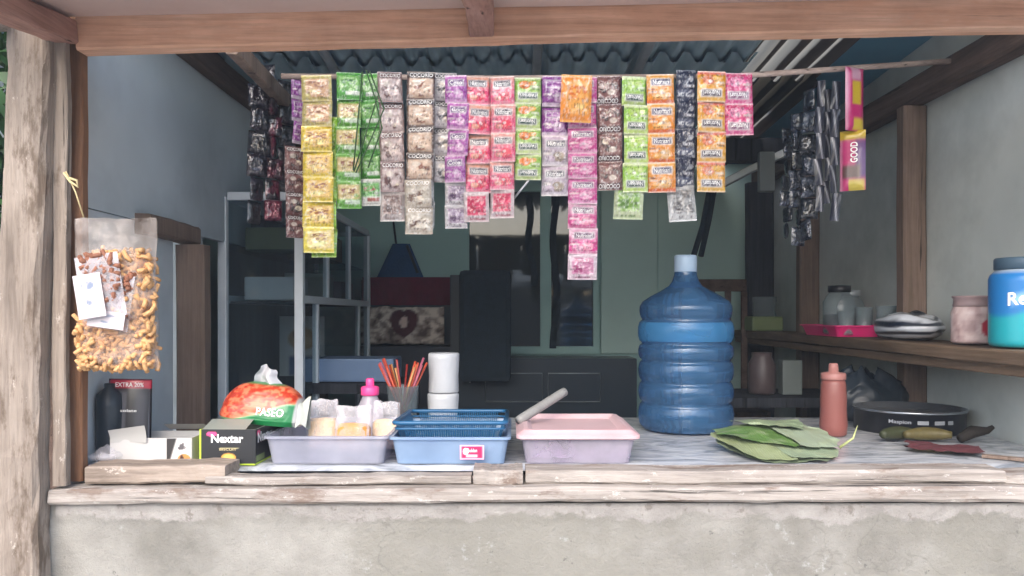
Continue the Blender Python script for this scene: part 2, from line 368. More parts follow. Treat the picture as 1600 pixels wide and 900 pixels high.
MB().box(-2.9, 2.9, -3.3, .3, 1.9, 2.02).build('eave', G['house_roof'], h)
mb = MB(); mb.add([(-2.9, .3, 2.04), (2.9, .3, 2.04), (2.9, -1.5, 2.9), (-2.9, -1.5, 2.9), (-2.9, -3.3, 2.04), (2.9, -3.3, 2.04)], [[0, 1, 2, 3], [3, 2, 5, 4], [0, 3, 4], [1, 5, 2]])
mb.build('roof', G['house_pale'], h)
MB().box(-.5, .4, .005, .05, 0, 1.7).build('door', G['dark_wood'], h)

# shrub at the far left, outside the stall
sh = thing('leafy_shrub', 'green leafy shrub outside, left of the weathered post', 'shrub', (-1.42, 2.05, 0))
mb = MB(); mb.fix = False
leaf_cloud(mb, (0, 0, 1.75), (.3, .18, .42), 900, .045, 3); leaf_cloud(mb, (-.1, .1, 2.3), (.4, .3, .4), 700, .05, 4)
mb.build('foliage', G['bush_leaf'], sh)
MB().tube([(0, 0, 0), (.02, 0, .8), (-.02, .02, 1.5), (-.05, .03, 2.1)], [.025, .022, .016, .008]).build('stem', G['bark'], sh)
fp = thing('board_fence', 'brown board fence outside, low behind the weathered post', 'fence', (-1.5, 2.15, 0))
for i in range(5): MB().box(-.3+i*.125, -.3+i*.125+.118, 0, .02, 0, 1.42+random.uniform(-.03, .03), bev=.003).build('plank', G['rafter_wood'], fp)

# ------------------------------------------------------------------ the stall itself
ST = thing('shop_stall', 'small roadside stall with timber frame, concrete front wall and open shutter', 'stall', (0, 1.8, 0))
STI = (0, -1.8, 0)
def part(name, mb, mat, parent=None, **k): return mb.build(name, G[mat] if isinstance(mat, str) else mat, parent or ST, STI if parent is None else (0, 0, 0))
# concrete front wall: trowelled relief
mb = MB()
def fw(u, v):
    x = -1.02+u*2.75; z = v*.93
    return x, 1.765-.012*fbm(x*3, z*3, 2)-.004*fbm(x*14, z*14, 5), z
mb.grid(fw, 160, 60); mb.box(-1.02, 1.73, 1.77, 1.88, 0, .928)
part('front_wall', mb, 'concrete')
mb = MB()
def lip(u, v):
    x = -1.0+u*2.7; z = .934-.075*v; wy = fw((x+1.02)/2.75, z/.93)[1]
    bul = np.clip((1-v*1.7), 0, 1)**.8*np.clip(v*14, 0, 1)**.5
    return x, wy-.0012*(1-v**3)+.0012*v**6-.007*bul*(.2+1.3*fbm(x*18, z*36, 6)), z
mb.grid(lip, 520, 16, paint=lambda u, v: np.repeat((1-v)[:, None], 3, 1)); mb.fix = False; part('plaster_edge', mb, 'lime_plaster')
# corner post
mb = MB(); mb.beam((-1.076, 1.735, 0), (-1.032, 1.735, 2.2), .09, .06, 40, .0034, up=(0, 1, 0), seed=3, ch=.15); part('corner_post', mb, 'weathered_z')
mb = MB(); mb.beam((-.986, 1.75, .975), (-.984, 1.75, 1.96), .030, .02, 20, .0015, up=(0, 1, 0), seed=4); part('jamb_strip', mb, 'weathered_z')
mb = MB(); mb.beam((-.982, 1.80, .975), (-.982, 1.80, 2.1), .045, .03, 20, .0015, up=(0, 1, 0), seed=5); part('door_jamb', mb, 'jamb_brown')
# sill and boards
mb = MB(); mb.beam((-1.005, 1.80, .954), (1.75, 1.80, .957), .14, .032, 50, .0022, seed=6, ch=.2); sill = part('sill', mb, 'sill_wood')
mb = MB(); mb.beam((.03, 1.80, .990), (1.085, 1.80, .990), .085, .030, 26, .0016, seed=7, ch=.2); part('sill_board', mb, 'sill_wood', sill)
mb = MB(); mb.beam((1.07, 1.80, .985), (1.75, 1.825, .985), .085, .022, 16, .002, seed=8, ch=.2); part('sill_board', mb, 'sill_wood', sill)
mb = MB(); mb.beam((-.675, 1.785, .982), (-.09, 1.785, .982), .05, .018, 20, .0014, seed=9, ch=.2); part('sill_board', mb, 'sill_wood', sill)
def loose(name, label, x0, x1, y0, y1, z0, z1, mat, seed, rz=0):
    mb = MB(); L = (x1-x0)/2; mb.beam((-L, 0, (z1-z0)/2), (L, 0, (z1-z0)/2), y1-y0, z1-z0, 16, .0014, seed=seed, ch=.12)
    return tag(mb.build(name, G[mat], None, ((x0+x1)/2, (y0+y1)/2, z0), (0, 0, rz)), label, 'wood block')
loose('timber_offcut', 'long raw timber offcut lying on the sill below the black biscuit box', -.942, -.633, 1.765, 1.862, .975, 1.013, 'block_wood', 11)
loose('timber_block', 'short timber block set into the sill between the long boards', -.085, .024, 1.755, 1.84, .972, 1.006, 'sill_wood', 12)
# header beam, shutter flap hinged open towards the viewer
mb = MB(); mb.beam((-.955, 1.775, 1.968), (1.65, 1.775, 2.026), .05, .076, 40, .0012, seed=13, ch=.08); part('header_beam', mb, 'beam_wood')
def fz(x, y): return 1.997+(x+.95)*.0205+(y-1.75)*.11
mb = MB(); mb.grid(lambda u, v: (-1.0+u*2.7, 1.745-v*.36, fz(-1.0+u*2.7, 1.745-v*.36)+.004*fbm(u*5, v*3, 2)), 30, 10)
mb.grid(lambda u, v: (-1.0+u*2.7, 1.745-v*.36, fz(-1.0+u*2.7, 1.745-v*.36)+.014), 30, 10); flap = part('shutter_panel', mb, 'plywood')
for xx in (-.975, -.065, 1.62):
    mb = MB(); mb.beam((xx, 1.748, fz(xx, 1.748)-.033), (xx, 1.386, fz(xx, 1.386)-.033), .055, .05, 14, .001, seed=int(xx*50+99), ch=.08); part('shutter_rail', mb, 'rail_wood', flap)
# a second board above the post, left edge
mb = MB(); mb.beam((-1.09, 1.735, 1.99), (-1.09, 1.386, 1.95), .05, .06, 12, .001, seed=17); part('shutter_rail', mb, 'weathered_z', flap)
# left side wall: panel, rafter, lower panel, opening frame
mb = MB(); mb.box(-1.02, -1.0, 1.84, 3.06, 1.60, 2.14); part('side_panel', mb, 'left_panel')
mb = MB(); mb.box(-1.02, -1.0, 1.84, 2.36, 0, 1.597); part('side_panel', mb, 'left_panel')
mb = MB(); mb.beam((-.985, 2.0, 2.16), (-.985, 4.4, 2.16), .05, .08, 20, .002, seed=20); part('rafter', mb, 'rafter_wood')
mb = MB(); mb.beam((-.985, 2.12, 1.59), (-.985, 2.46, 1.588), .055, .055, 10, .0012, seed=21); part('opening_lintel', mb, 'post_wood')
mb = MB(); mb.beam((-.955, 2.40, 0), (-.955, 2.40, 1.555), .085, .06, 16, .0012, up=(0, 1, 0), seed=22); part('opening_post', mb, 'post_wood')
mb = MB(); mb.box(-2.3, -1.02, 2.6, 2.64, 0, 2.4); mb.box(-2.34, -2.3, 2.6, 4.5, 0, 2.4); part('house_wall', mb, 'left_panel')
# right wall with posts and rafter
mb = MB(); mb.box(1.38, 1.40, 1.82, 4.42, 0, 2.32); part('side_panel', mb, 'right_panel')
for (yy, x0, sd_, mt) in ((2.65, 1.30, 31, 'post_wood'), (3.58, 1.29, 32, 'post_wood'), (4.2, 1.24, 33, 'dark_wood')):
    mb = MB(); mb.beam(((x0+1.378)/2, yy+.03, 0), ((x0+1.378)/2, yy+.03, 2.04), 1.378-x0, .06, 18, .0012, up=(0, 1, 0), seed=sd_); part('wall_post', mb, mt)
mb = MB(); mb.beam((1.345, 1.85, 2.085), (1.345, 4.4, 2.085), .062, .085, 20, .0015, seed=34); part('rafter', mb, 'rafter_wood')
mb = MB(); mb.beam((.8, 3.68, 2.10), (1.34, 3.68, 2.10), .06, .11, 10, .0015, seed=35); part('tie_beam', mb, 'dark_wood')
mb = MB(); mb.beam((.95, 3.75, 1.94), (1.32, 3.6, 2.12), .03, .035, 8, .001, seed=36); part('brace', mb, 'galvanised')
# rear wall with window
mb = MB(); mb.box(-2.3, -.28, 4.42, 4.46, 0, 2.4); mb.box(-.28, .475, 4.42, 4.46, 2.06, 2.4); mb.box(-.28, .475, 4.42, 4.46, 0, 1.13); mb.box(.475, .81, 4.42, 4.46, 0, 2.4)
part('rear_wall', mb, 'teal_wall')
mb = MB(); mb.box(.81, 1.38, 4.42, 4.462, 0, 2.4); part('rear_wall', mb, 'pale_teal')
mb = MB(); mb.box(.49, .80, 4.395, 4.418, 1.13, 2.2, bev=.004); part('door_leaf', mb, 'pale_teal')
mb = MB()
for b_ in ((-.28, -.235), (.445, .475), (.155, .215)): mb.box(b_[0], b_[1], 4.385, 4.43, 1.17, 2.02)
mb.box(-.28, .475, 4.38, 4.43, 1.13, 1.17); mb.box(-.28, .475, 4.38, 4.43, 2.02, 2.06)
wf = part('window_frame', mb, 'teal_wall')
for a_, b_ in ((-.235, .155), (.215, .445)):
    mb = MB(); mb.box(a_, b_, 4.41, 4.416, 1.17, 2.02); part('window_pane', mb, 'dark_pane', wf)
for k, xx in enumerate((.10, .235)):
    mb = MB(); mb.grid(lambda u, v: (xx+(u-.5)*.036+.012*np.sin(v*9+k*2)+.03*(v-.5)*(1-k), 4.37+.006*np.sin(v*20+u*4), 2.0-v*(.5 if k == 0 else .84)), 4, 40)
    part('curtain_tape', mb, 'dark_fabric', wf)
# roof: corrugated sheets lapped at mid depth
def rz(D): return 2.255-.045*(D-2.58)
def corr(x0, x1, d0, d1, dz, pitch=.082, amp=.017, sag=0):
    mb = MB(); n = int((x1-x0)/pitch*8)
    def f(u, v):
        x = x0+u*(x1-x0); y = d0+v*(d1-d0); s_ = np.sin(2*math.pi*x/pitch)
        return x, y, 2.255-.045*(y-2.58)+dz+amp*np.clip(s_*1.7, -1, 1)+sag*np.sin(v*3.14)
    mb.grid(f, n, 6); mb.fix = False; return mb
xs = [-2.4, -1.62, -.86, -.12, .07, .83]
for i, (a_, b_) in enumerate(zip(xs[:-1], xs[1:])):
    e = .10 if b_ < .8 else .01
    part('roof_sheet', corr(a_, b_+e, 1.62, 3.05, .005*(i % 2)), 'roof_zinc')
    part('roof_sheet', corr(a_, b_+e, 2.74+random.uniform(-.03, .03), 4.6, -.024+.005*(i % 2)), 'roof_zinc')
part('skylight_sheet', corr(.84, 1.125, 1.62, 3.4, .0), 'skylight_sheet'); part('skylight_sheet', corr(.84, 1.135, 2.92, 4.6, -.026), 'skylight_sheet')
mb = MB(); mb.grid(lambda u, v: (1.128+u*.6, 1.62+v*3, rz(1.62+v*3)+.008*fbm(u*3, v*6, 4)), 10, 30); mb.fix = False; part('roof_sheet', mb, 'blue_sheet')
for xx in (-.62, .085, .44):
    mb = MB(); mb.tube([(xx, 1.85, rz(1.85)-.035), (xx, 4.4, rz(4.4)-.06)], .016, 10); part('roof_pipe', mb, 'galvanised')
mb = MB(); mb.box(-1.02, -1.0, 1.84, 4.4, 2.14, 2.36); part('gable_board', mb, 'dark_wood')
# counter
mb = MB(); mb.box(-1.0, 1.38, 1.875, 2.72, .955, .985); counter = part('counter_top', mb, 'dark_wood')
mb = MB(); mb.box(-1.0, 1.38, 2.68, 2.71, 0, .955); part('counter_back', mb, 'dark_wood')
mb = MB(); mb.grid(lambda u, v: (-.995+u*2.37, 1.846+v*.87, .9955+.0025*fbm(u*14, v*6, 3)-.01*np.maximum(.03-v, 0)/.03), 120, 50)
tag(mb.build('table_cloth', G['marble_cloth']), 'grey marbled plastic cloth spread over the counter', 'tablecloth')
# shelf on right wall
mb = MB(); mb.beam((1.27, 1.76, 1.2475), (1.27, 4.25, 1.2475), .222, .034, 24, .0015, seed=44, ch=.1); wsh = part('wall_shelf', mb, 'shelf_wood')
mb = MB(); mb.beam((1.185, 1.765, 1.216), (1.185, 4.2, 1.216), .03, .028, 20, .001, seed=45, ch=.1); part('shelf_rail', mb, 'shelf_wood', wsh)
# hanging rod
mb = MB(); A = P(440, 119, 2.2); B = P(1150, 119, 2.21); C_ = P(1508, 94, 2.42)
mb.tube([A, ((A[0]+B[0])/2, 2.205, A[2]-.004), B, C_], [.008, .0075, .008, .009], 8); tag(mb.build('hanging_rod', G['pole_wood']), 'thin wooden rod that the rows of sachets hang from', 'rod')
mb = MB(); mb.beam(P(362, 70, 1.95), P(452, 165, 2.5), .03, .045, 10, .001, seed=47); part('wall_brace', mb, 'jamb_wood')

# ------------------------------------------------------------------ sachets
WHITE = lin('f2f0ee')
def mixc(c, m, k): return c*(1-m[:, None])+lin(k)*m[:, None]
def ell(u, v, cx, cy, rx, ry, soft=.25):
    d = ((u-cx)/rx)**2+((v-cy)/ry)**2; return np.clip((1-d)/soft, 0, 1)
def rect(u, v, x0, x1, y0, y1, s=.02):
    return np.clip((u-x0)/s+.5, 0, 1)*np.clip((x1-u)/s+.5, 0, 1)*np.clip((v-y0)/s+.5, 0, 1)*np.clip((y1-v)/s+.5, 0, 1)
def st_fruit(base, top, fruit, badge='22304a', band=None, word='Nutrisari', edge=None, two=None):
    def p(u, v, sd_):
        c = np.tile(lin(base), (len(u), 1)); c = mixc(c, np.clip((v-.42)*2.2, 0, 1)*.85, top)
        c = mixc(c, ell(u, v, .62, .30, .24, .17), fruit); c = mixc(c, ell(u, v, .33, .24, .17, .10)*.8, two or top)
        c = mixc(c, ell(u, v, .56, .35, .08, .05)*.6, 'ffffff')
        c = mixc(c, rect(u, v, .05, .36, .36, .42)*.7, 'f6efe6'); c = mixc(c, rect(u, v, .05, .28, .46, .5)*.6, badge)
        if band: c = mixc(c, rect(u, v, -1, 2, .02, .13), band)
        c = mixc(c, rect(u, v, .14, .88, .60, .85, .05), 'f0eeee'); c = mixc(c, rect(u, v, .17, .85, .625, .825, .05), badge)
        c = mixc(c, (fbm(u*9, v*9, sd_) > .62)*.18, 'ffffff'); return mixc(c, ((v < .03) | (v > .97))*.45, edge or 'e8e0dc')
    return p, [(word, .22, .80, .65, .80, WHITE)]
def st_coco(field, cream, nut, word='COCORIO', bandc='3a2c2a', tilt=0):
    def p(u, v, sd_):
        c = np.tile(lin(field), (len(u), 1)); c = mixc(c, rect(u, v, .08, .94, .06, .74, .05), cream)
        n = fbm(u*6, v*6, sd_); c = mixc(c, (ell(u, v, .5, .38, .42, .3, .4))*np.clip((n-.47)*9, 0, 1), nut)
        c = mixc(c, ell(u, v, .38, .58, .16, .1)*.7, 'f0e4d6'); c = mixc(c, ell(u, v, .6, .3, .2, .12)*np.clip((n-.4)*5, 0, 1), 'f2e2cc')
        c = mixc(c, rect(u, v, .06, .97, .77, .97, .03), bandc); return c
    return p, [(word, .10, .93, .80, .94, WHITE)]
def st_plain(base, patch, mark, w2='ffffff', word=None):
    def p(u, v, sd_):
        c = np.tile(lin(base), (len(u), 1)); c = mixc(c, rect(u, v, .16, .92, .16, .86, .06), patch)
        n = fbm(u*7, v*7, sd_); c = mixc(c, rect(u, v, .24, .84, .5, .76, .04)*np.clip((fbm(u*9, v*22, sd_+2)-.45)*7, 0, 1), mark)
        c = mixc(c, ell(u, v, .5, .36, .3, .12)*np.clip((n-.48)*8, 0, 1), w2); c = mixc(c, ell(u, v, .2, .22, .12, .09), base)
        return mixc(c, ((v < .04) | (v > .96))*.4, w2)
    return p, ([] if not word else [(word, .22, .85, .55, .72, lin(mark))])
def st_green(base, cream, mark, low='cfe0c8'):
    def p(u, v, sd_):
        c = np.tile(lin(base), (len(u), 1)); n = fbm(u*6, v*6, sd_)
        c = mixc(c, rect(u, v, .05, .95, .34, .86, .08), cream); c = mixc(c, rect(u, v, .2, .78, .55, .72, .05)*np.clip((fbm(u*8, v*20, sd_)-.43)*7, 0, 1), mark)
        c = mixc(c, rect(u, v, .35, .95, .16, .30, .04), low); return mixc(c, ell(u, v, .8, .46, .12, .08)*.7, base)
    return p, []
def st_back(edge, inner, dark):
    def p(u, v, sd_):
        c = np.tile(lin(edge), (len(u), 1)); c = mixc(c, rect(u, v, .14, .88, .22, .86, .03), inner)
        c = mixc(c, rect(u, v, .2, .5, .3, .55, .03), dark); c = mixc(c, rect(u, v, .18, .84, .62, .80, .03)*np.clip((fbm(u*5, v*40, sd_)-.42)*8, 0, 1)*.7, dark)
        c = mixc(c, rect(u, v, .55, .84, .28, .5, .04)*np.clip((fbm(u*6, v*30, sd_)-.4)*8, 0, 1)*.6, dark); return mixc(c, rect(u, v, .2, .85, .06, .13, .03)*np.clip((fbm(u*16, v*4, sd_)-.4)*9, 0, 1)*.6, dark)
    return p, []
def st_navy(base, mid, word='COFFEE'):
    def p(u, v, sd_):
        c = np.tile(lin(base), (len(u), 1)); c = mixc(c, rect(u, v, .05, .95, .04, .34, .05), mid)
        c = mixc(c, np.clip(1-np.abs(u*.9-v+.1)/.05, 0, 1)*rect(u, v, .2, .6, .45, .9)*.8, 'd8dae0'); c = mixc(c, ell(u, v, .72, .68, .12, .1)*.7, 'c8ccd6')
        c = mixc(c, rect(u, v, .35, .9, .42, .5, .03)*np.clip((fbm(u*14, v*10, sd_)-.4)*8, 0, 1), 'e8e8ee'); return mixc(c, rect(u, v, .1, .9, .1, .24, .03)*np.clip((fbm(u*10, v*12, sd_)-.42)*8, 0, 1), 'eef0f4')
    return p, []
STY = {
 'cream': st_plain('c8bb7a', 'd9b18e', '9a6a52', 'f0dca8'), 'yellow': st_plain('ecd25a', 'efc878', '9a5a2c', 'fff0a0'), 'yellow2': st_plain('f0de6c', 'f2dc9c', '8a5a30', 'ffffc0'),
 'lime': st_plain('9ccf3a', 'b8dc58', '5a8a28', 'e8f0a0'), 'green': st_green('6fb04c', 'd6c28a', '8a4a34'), 'green2': st_green('5aa64a', '86bc6a', '2f6a34', 'dfe8d8'),
 'greenred': st_green('e0e0d8', '6ab05a', 'b0605c', 'b06a60'),
 'latte': st_coco('a08684', 'd8c4c0', '6a4440', 'COCORIO', '7a5c5c'), 'coco': st_coco('5a4440', 'e0c4ae', '8a4c34'), 'cocowhite': st_coco('bdb0a2', 'cfc4b4', '6b4a38', 'COCORIO', 'c9bba8'), 'cocogrey': st_coco('9a9296', 'd6d0d2', '4a4448', 'COCORIO', '5a5458'),
 'cocobrown': st_coco('6b4444', '8a605c', '3a2626', 'COCORIO', '5a3636'),
 'backwhite': st_back('cfc9cb', 'a894aa', '5a3a5a'), 'backbrown': st_back('c6bab6', '98807a', '5a3e38'), 'backgrey': st_back('c6c6c6', '9a9896', '565454'), 'backred': st_back('d8c6c8', 'd83c66', 'b81c48'), 'backpink': st_back('d8c4ce', 'c88aa8', '9a3a6c'), 'backgreen': st_back('c4cfa8', '86b04c', '5c8a2e'),
 'purple': st_fruit('a040a0', 'c878c0', 'e0b0d8', '5a2a72', 'd8a0d0', 'Coco'), 'violet': st_fruit('8a3a90', '9a4aa0', 'dcb8dc', '9a4aa0', 'e2cae0', ''), 'silver': st_fruit('bdb0bc', 'd6c0d2', 'a89888', '4a4456', 'dcd2da'),
 'pink': st_fruit('ee5a86', 'f2b89a', 'e03c58', '3c3448', 'f890a8'), 'pink2': st_fruit('f06a90', 'eeb0a0', 'e84a60', '40384a', 'f898ac'),
 'mangogreen': st_fruit('9cc85a', 'd8e8a8', 'f08a3c', '1f4a3c', 'cfe4a0', two='f0a050'), 'lime2': st_fruit('9cd050', 'cfe68a', 'b8dc6a', '2c4a3a', 'e4f4b8'),
 'magenta': st_fruit('c8408c', 'dc7ab0', 'eca0c4', '6a2a66', 'e8a0c8'), 'magenta2': st_fruit('d84a90', 'f0c0d4', 'f0a0b8', '6a3058', 'e890b8'),
 'orange': st_fruit('f0983c', 'f4b864', 'f2c080', '3a3560', 'e8743c'), 'amber': st_fruit('eaa63c', 'ecbc5c', 'e8845a', '4a3c48', 'e8806a'), 'flame': st_plain('f29a42', 'f4b060', 'd8702c', 'ffd890'),
 'rose': st_fruit('d83c7c', 'e0609a', 'ec88b0', '7a3c6a', 'd03070'), 'navy': st_navy('2c3048', '5a6078')}
_sc = {}
def sachet_mesh(style, var, bul=1.0):
    k = (style, var, bul)
    if k in _sc: return _sc[k]
    paint, texts = STY[style]; sd_ = (hash(style) % 7)*0+sum(map(ord, style))+var*31
    w_, h_ = .07, .07
    def depth(u, v):
        e = np.clip(np.minimum(np.minimum(u, 1-u)/.16, np.minimum(v-.05, .95-v)/.2), 0, 1)
        b_ = np.sin(e*math.pi/2)*.0065*bul
        return b_*(.75+.5*fbm(u*4, v*4, sd_))+.0055*(fbm(u*6, v*6, sd_+5)-.5)*np.clip(e*3, 0, 1)
    mb = MB(); mb.fix = False
    zz = lambda u, v: .0009*np.sin(u*60)*((v < .03)+(v > .97))
    warp = lambda u, v: .0025*(fbm(u*2, v*2, sd_+9)-.5)
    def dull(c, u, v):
        g = c.mean(1)[:, None]; k = (.74+.52*fbm(u*15, v*15, sd_+7, 3))[:, None]; fine = np.clip((fbm(u*34, v*9, sd_+3, 2)-.56)*9, 0, 1)*rect(u, v, .08, .92, .08, .5)*(vnoise(u*3, v*22, sd_) > .5); c = mixc(c, fine*.55, '3a2a34'); hl = np.clip((fbm(u*22, v*16, sd_+13, 2)-.6)*8, 0, 1); c = mixc(c, hl*.3, 'ffffff'); return np.clip(c*1.08-g*.08, 0, 1)*.76*k  # white flecks mixed into the print colour as painted foil highlights
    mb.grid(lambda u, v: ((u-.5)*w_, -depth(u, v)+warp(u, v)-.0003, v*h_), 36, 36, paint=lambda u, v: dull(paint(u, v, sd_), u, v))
    mb.grid(lambda u, v: ((.5-u)*w_, depth(1-u, v)+warp(1-u, v)+.0003, v*h_), 12, 12, col=lin('c9c4c2'))
    for (s_, u0, u1, v0, v1, c) in texts:
        if s_: mb.text(s_, lambda a, b_: ((u0+a*(u1-u0)-.5)*w_, -depth(u0+a*(u1-u0), v0+b_*(v1-v0))+warp(u0+a*(u1-u0), v0+b_*(v1-v0))-.0010, (v0+b_*(v1-v0))*h_), 0, c, .012)
    _sc[k] = mb.mesh('sachet_'+style, G['foil_print']); return _sc[k]
def strip(label, x0, x1, y0, y1, styles, D=2.19, yaw=0, flip=False, lean=0, group='strips of sachets on the rod', bul=1.0):
    sway = random.uniform(-.004, .004); lean = lean+random.uniform(-.7, .7); n = len(styles); zt = 1.35-(y0-490)/1250*D; zb = 1.35-(y1-490)/1250*D; X = ((x0+x1)/2-800)/1250*D; W_ = (x1-x0)/1250*D
    t_ = thing('sachet_strip', label, 'sachet strip', (X, D, zb), (0, R(lean), R(yaw)), group); hh = (zt-zb)/n
    for i, s_ in enumerate(styles):
        o = link('sachet', sachet_mesh(s_, random.randrange(3), bul), t_)
        o.scale = (W_/.07*1.03, 1, hh/.07*1.02); tx = random.uniform(-4, 4)
        o.location = (random.uniform(-.0014, .0014)+sway*math.sin(i*.9), random.uniform(-.004, .004), (n-1-i)*hh)
        o.rotation_euler = (R(tx*1.6), R(random.uniform(-1.3, 1.3)), R(random.uniform(-8, 8)))
        if flip: o.rotation_euler = (R(tx), math.pi+R(random.uniform(-1.3, 1.3)), R(random.uniform(-6, 6))); o.location.z += hh
    return t_
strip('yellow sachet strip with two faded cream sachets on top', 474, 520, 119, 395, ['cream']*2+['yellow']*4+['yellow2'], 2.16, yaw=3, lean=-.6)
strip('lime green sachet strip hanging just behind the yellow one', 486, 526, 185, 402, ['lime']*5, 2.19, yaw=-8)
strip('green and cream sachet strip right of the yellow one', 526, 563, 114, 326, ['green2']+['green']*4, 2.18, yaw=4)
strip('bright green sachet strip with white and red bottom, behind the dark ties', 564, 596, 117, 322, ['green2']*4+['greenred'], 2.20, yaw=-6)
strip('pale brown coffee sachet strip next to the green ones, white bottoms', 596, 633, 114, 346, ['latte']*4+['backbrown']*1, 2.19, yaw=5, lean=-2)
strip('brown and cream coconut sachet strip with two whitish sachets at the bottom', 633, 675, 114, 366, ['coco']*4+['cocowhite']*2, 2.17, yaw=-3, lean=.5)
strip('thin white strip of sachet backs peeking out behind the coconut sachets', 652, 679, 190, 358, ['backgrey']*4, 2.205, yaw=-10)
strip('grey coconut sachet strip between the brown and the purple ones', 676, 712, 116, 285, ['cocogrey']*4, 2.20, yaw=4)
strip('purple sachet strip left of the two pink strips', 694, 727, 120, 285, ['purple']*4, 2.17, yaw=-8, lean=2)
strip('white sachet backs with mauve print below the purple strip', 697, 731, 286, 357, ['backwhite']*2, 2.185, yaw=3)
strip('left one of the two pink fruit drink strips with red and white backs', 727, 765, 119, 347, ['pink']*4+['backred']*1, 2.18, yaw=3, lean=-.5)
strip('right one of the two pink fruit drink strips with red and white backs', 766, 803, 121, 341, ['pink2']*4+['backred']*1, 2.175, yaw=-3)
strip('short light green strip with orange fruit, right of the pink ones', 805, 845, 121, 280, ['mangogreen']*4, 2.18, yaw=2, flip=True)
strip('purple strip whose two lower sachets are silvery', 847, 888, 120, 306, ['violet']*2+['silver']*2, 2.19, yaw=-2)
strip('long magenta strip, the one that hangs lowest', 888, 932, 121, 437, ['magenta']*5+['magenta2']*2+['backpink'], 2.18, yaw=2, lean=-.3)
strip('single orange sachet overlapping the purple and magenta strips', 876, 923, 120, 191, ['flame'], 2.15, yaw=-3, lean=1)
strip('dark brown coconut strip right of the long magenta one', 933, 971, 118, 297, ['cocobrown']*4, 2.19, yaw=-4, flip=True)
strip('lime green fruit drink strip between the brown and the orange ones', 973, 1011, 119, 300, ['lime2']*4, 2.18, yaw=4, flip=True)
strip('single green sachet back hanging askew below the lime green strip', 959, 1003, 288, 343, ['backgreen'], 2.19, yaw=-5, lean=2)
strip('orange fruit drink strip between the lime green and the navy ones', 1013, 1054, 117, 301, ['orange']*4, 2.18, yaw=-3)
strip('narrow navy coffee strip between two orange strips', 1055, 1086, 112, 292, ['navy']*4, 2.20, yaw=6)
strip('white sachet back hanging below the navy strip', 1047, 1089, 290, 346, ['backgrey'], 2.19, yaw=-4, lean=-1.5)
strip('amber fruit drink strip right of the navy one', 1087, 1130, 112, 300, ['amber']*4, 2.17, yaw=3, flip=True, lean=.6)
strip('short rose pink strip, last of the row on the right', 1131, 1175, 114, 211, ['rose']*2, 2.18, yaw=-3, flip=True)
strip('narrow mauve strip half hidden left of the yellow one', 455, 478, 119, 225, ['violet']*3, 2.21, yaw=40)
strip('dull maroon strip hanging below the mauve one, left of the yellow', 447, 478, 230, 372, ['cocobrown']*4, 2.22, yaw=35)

# crumpled foil strips (left, dark) and stick coffee (right, black and white)
def foil_strip(label, px, y0, y1, D, w_, yaw, cols, seed, group, n=6, tw=25):
    zt = 1.35-(y0-490)/1250*D; zb = 1.35-(y1-490)/1250*D; X = (px-800)/1250*D; hh = (zt-zb)/n
    t_ = thing('foil_strip', label, 'sachet strip', (X, D, zb), (0, 0, R(yaw)), group); rs = np.random.RandomState(seed)
    for i in range(n):
        c0 = lin(cols[i % len(cols)]); c1 = lin(cols[(i+1) % len(cols)]); sd_ = seed*7+i
        def pt(u, v):
            m_ = ((fbm(u*3, v*3, sd_) > .52)*.8)[:, None]; return c0*(1-m_)+c1*m_
        def dep(u, v): e = np.clip(np.minimum(np.minimum(u, 1-u)/.2, np.minimum(v, 1-v)/.2), 0, 1); return np.sin(e*1.57)*.008*(.5+fbm(u*5, v*5, sd_))
        mb = MB(); mb.fix = False
        mb.grid(lambda u, v: ((u-.5)*w_, -dep(u, v), v*hh*.97), 10, 12, paint=pt); mb.grid(lambda u, v: ((.5-u)*w_, dep(1-u, v), v*hh*.97), 10, 12, paint=pt)
        mb.build('sachet', G['crumpled_foil'], t_, (rs.normal()*.004, rs.normal()*.004, (n-1-i)*hh), (0, R(rs.normal()*3), R(rs.normal()*tw)))
    return t_
gl = 'dark foil strips hanging by the left wall'
foil_strip('black foil strip hanging nearest the left wall', 400, 130, 350, 2.32, .055, 55, ['1c1824', '2a2030', '141018'], 1, gl)
foil_strip('dark wine red foil strip between the black ones on the left', 428, 150, 345, 2.36, .05, 50, ['541428', '1c1420', '6a1834'], 2, gl)
foil_strip('short blackish purple foil strip high up beside the left wall', 412, 100, 245, 2.40, .06, 30, ['241828', '3a1832', '18121c'], 3, gl, 4)
foil_strip('charcoal foil strip just left of the maroon sachets', 447, 125, 300, 2.44, .055, 40, ['1c1a22', '3a3038'], 4, gl, 5)
gr = 'black and silver foil strips hanging on the right'
for k, (px, y0, y1, D, yw) in enumerate(((1230, 200, 372, 2.62, 40), (1246, 175, 384, 2.58, 35), (1263, 140, 376, 2.54, -30))):
    foil_strip(['leftmost and shortest of the dark glittering strips on the right', 'second dark glittering strip from the left in the right hand bunch', 'middle dark glittering strip with pale highlights in the right hand bunch'][k], px, y0, y1, D, .052, yw, ['232a3a', '4a5264', '181c28'], 10+k, gr, 7)
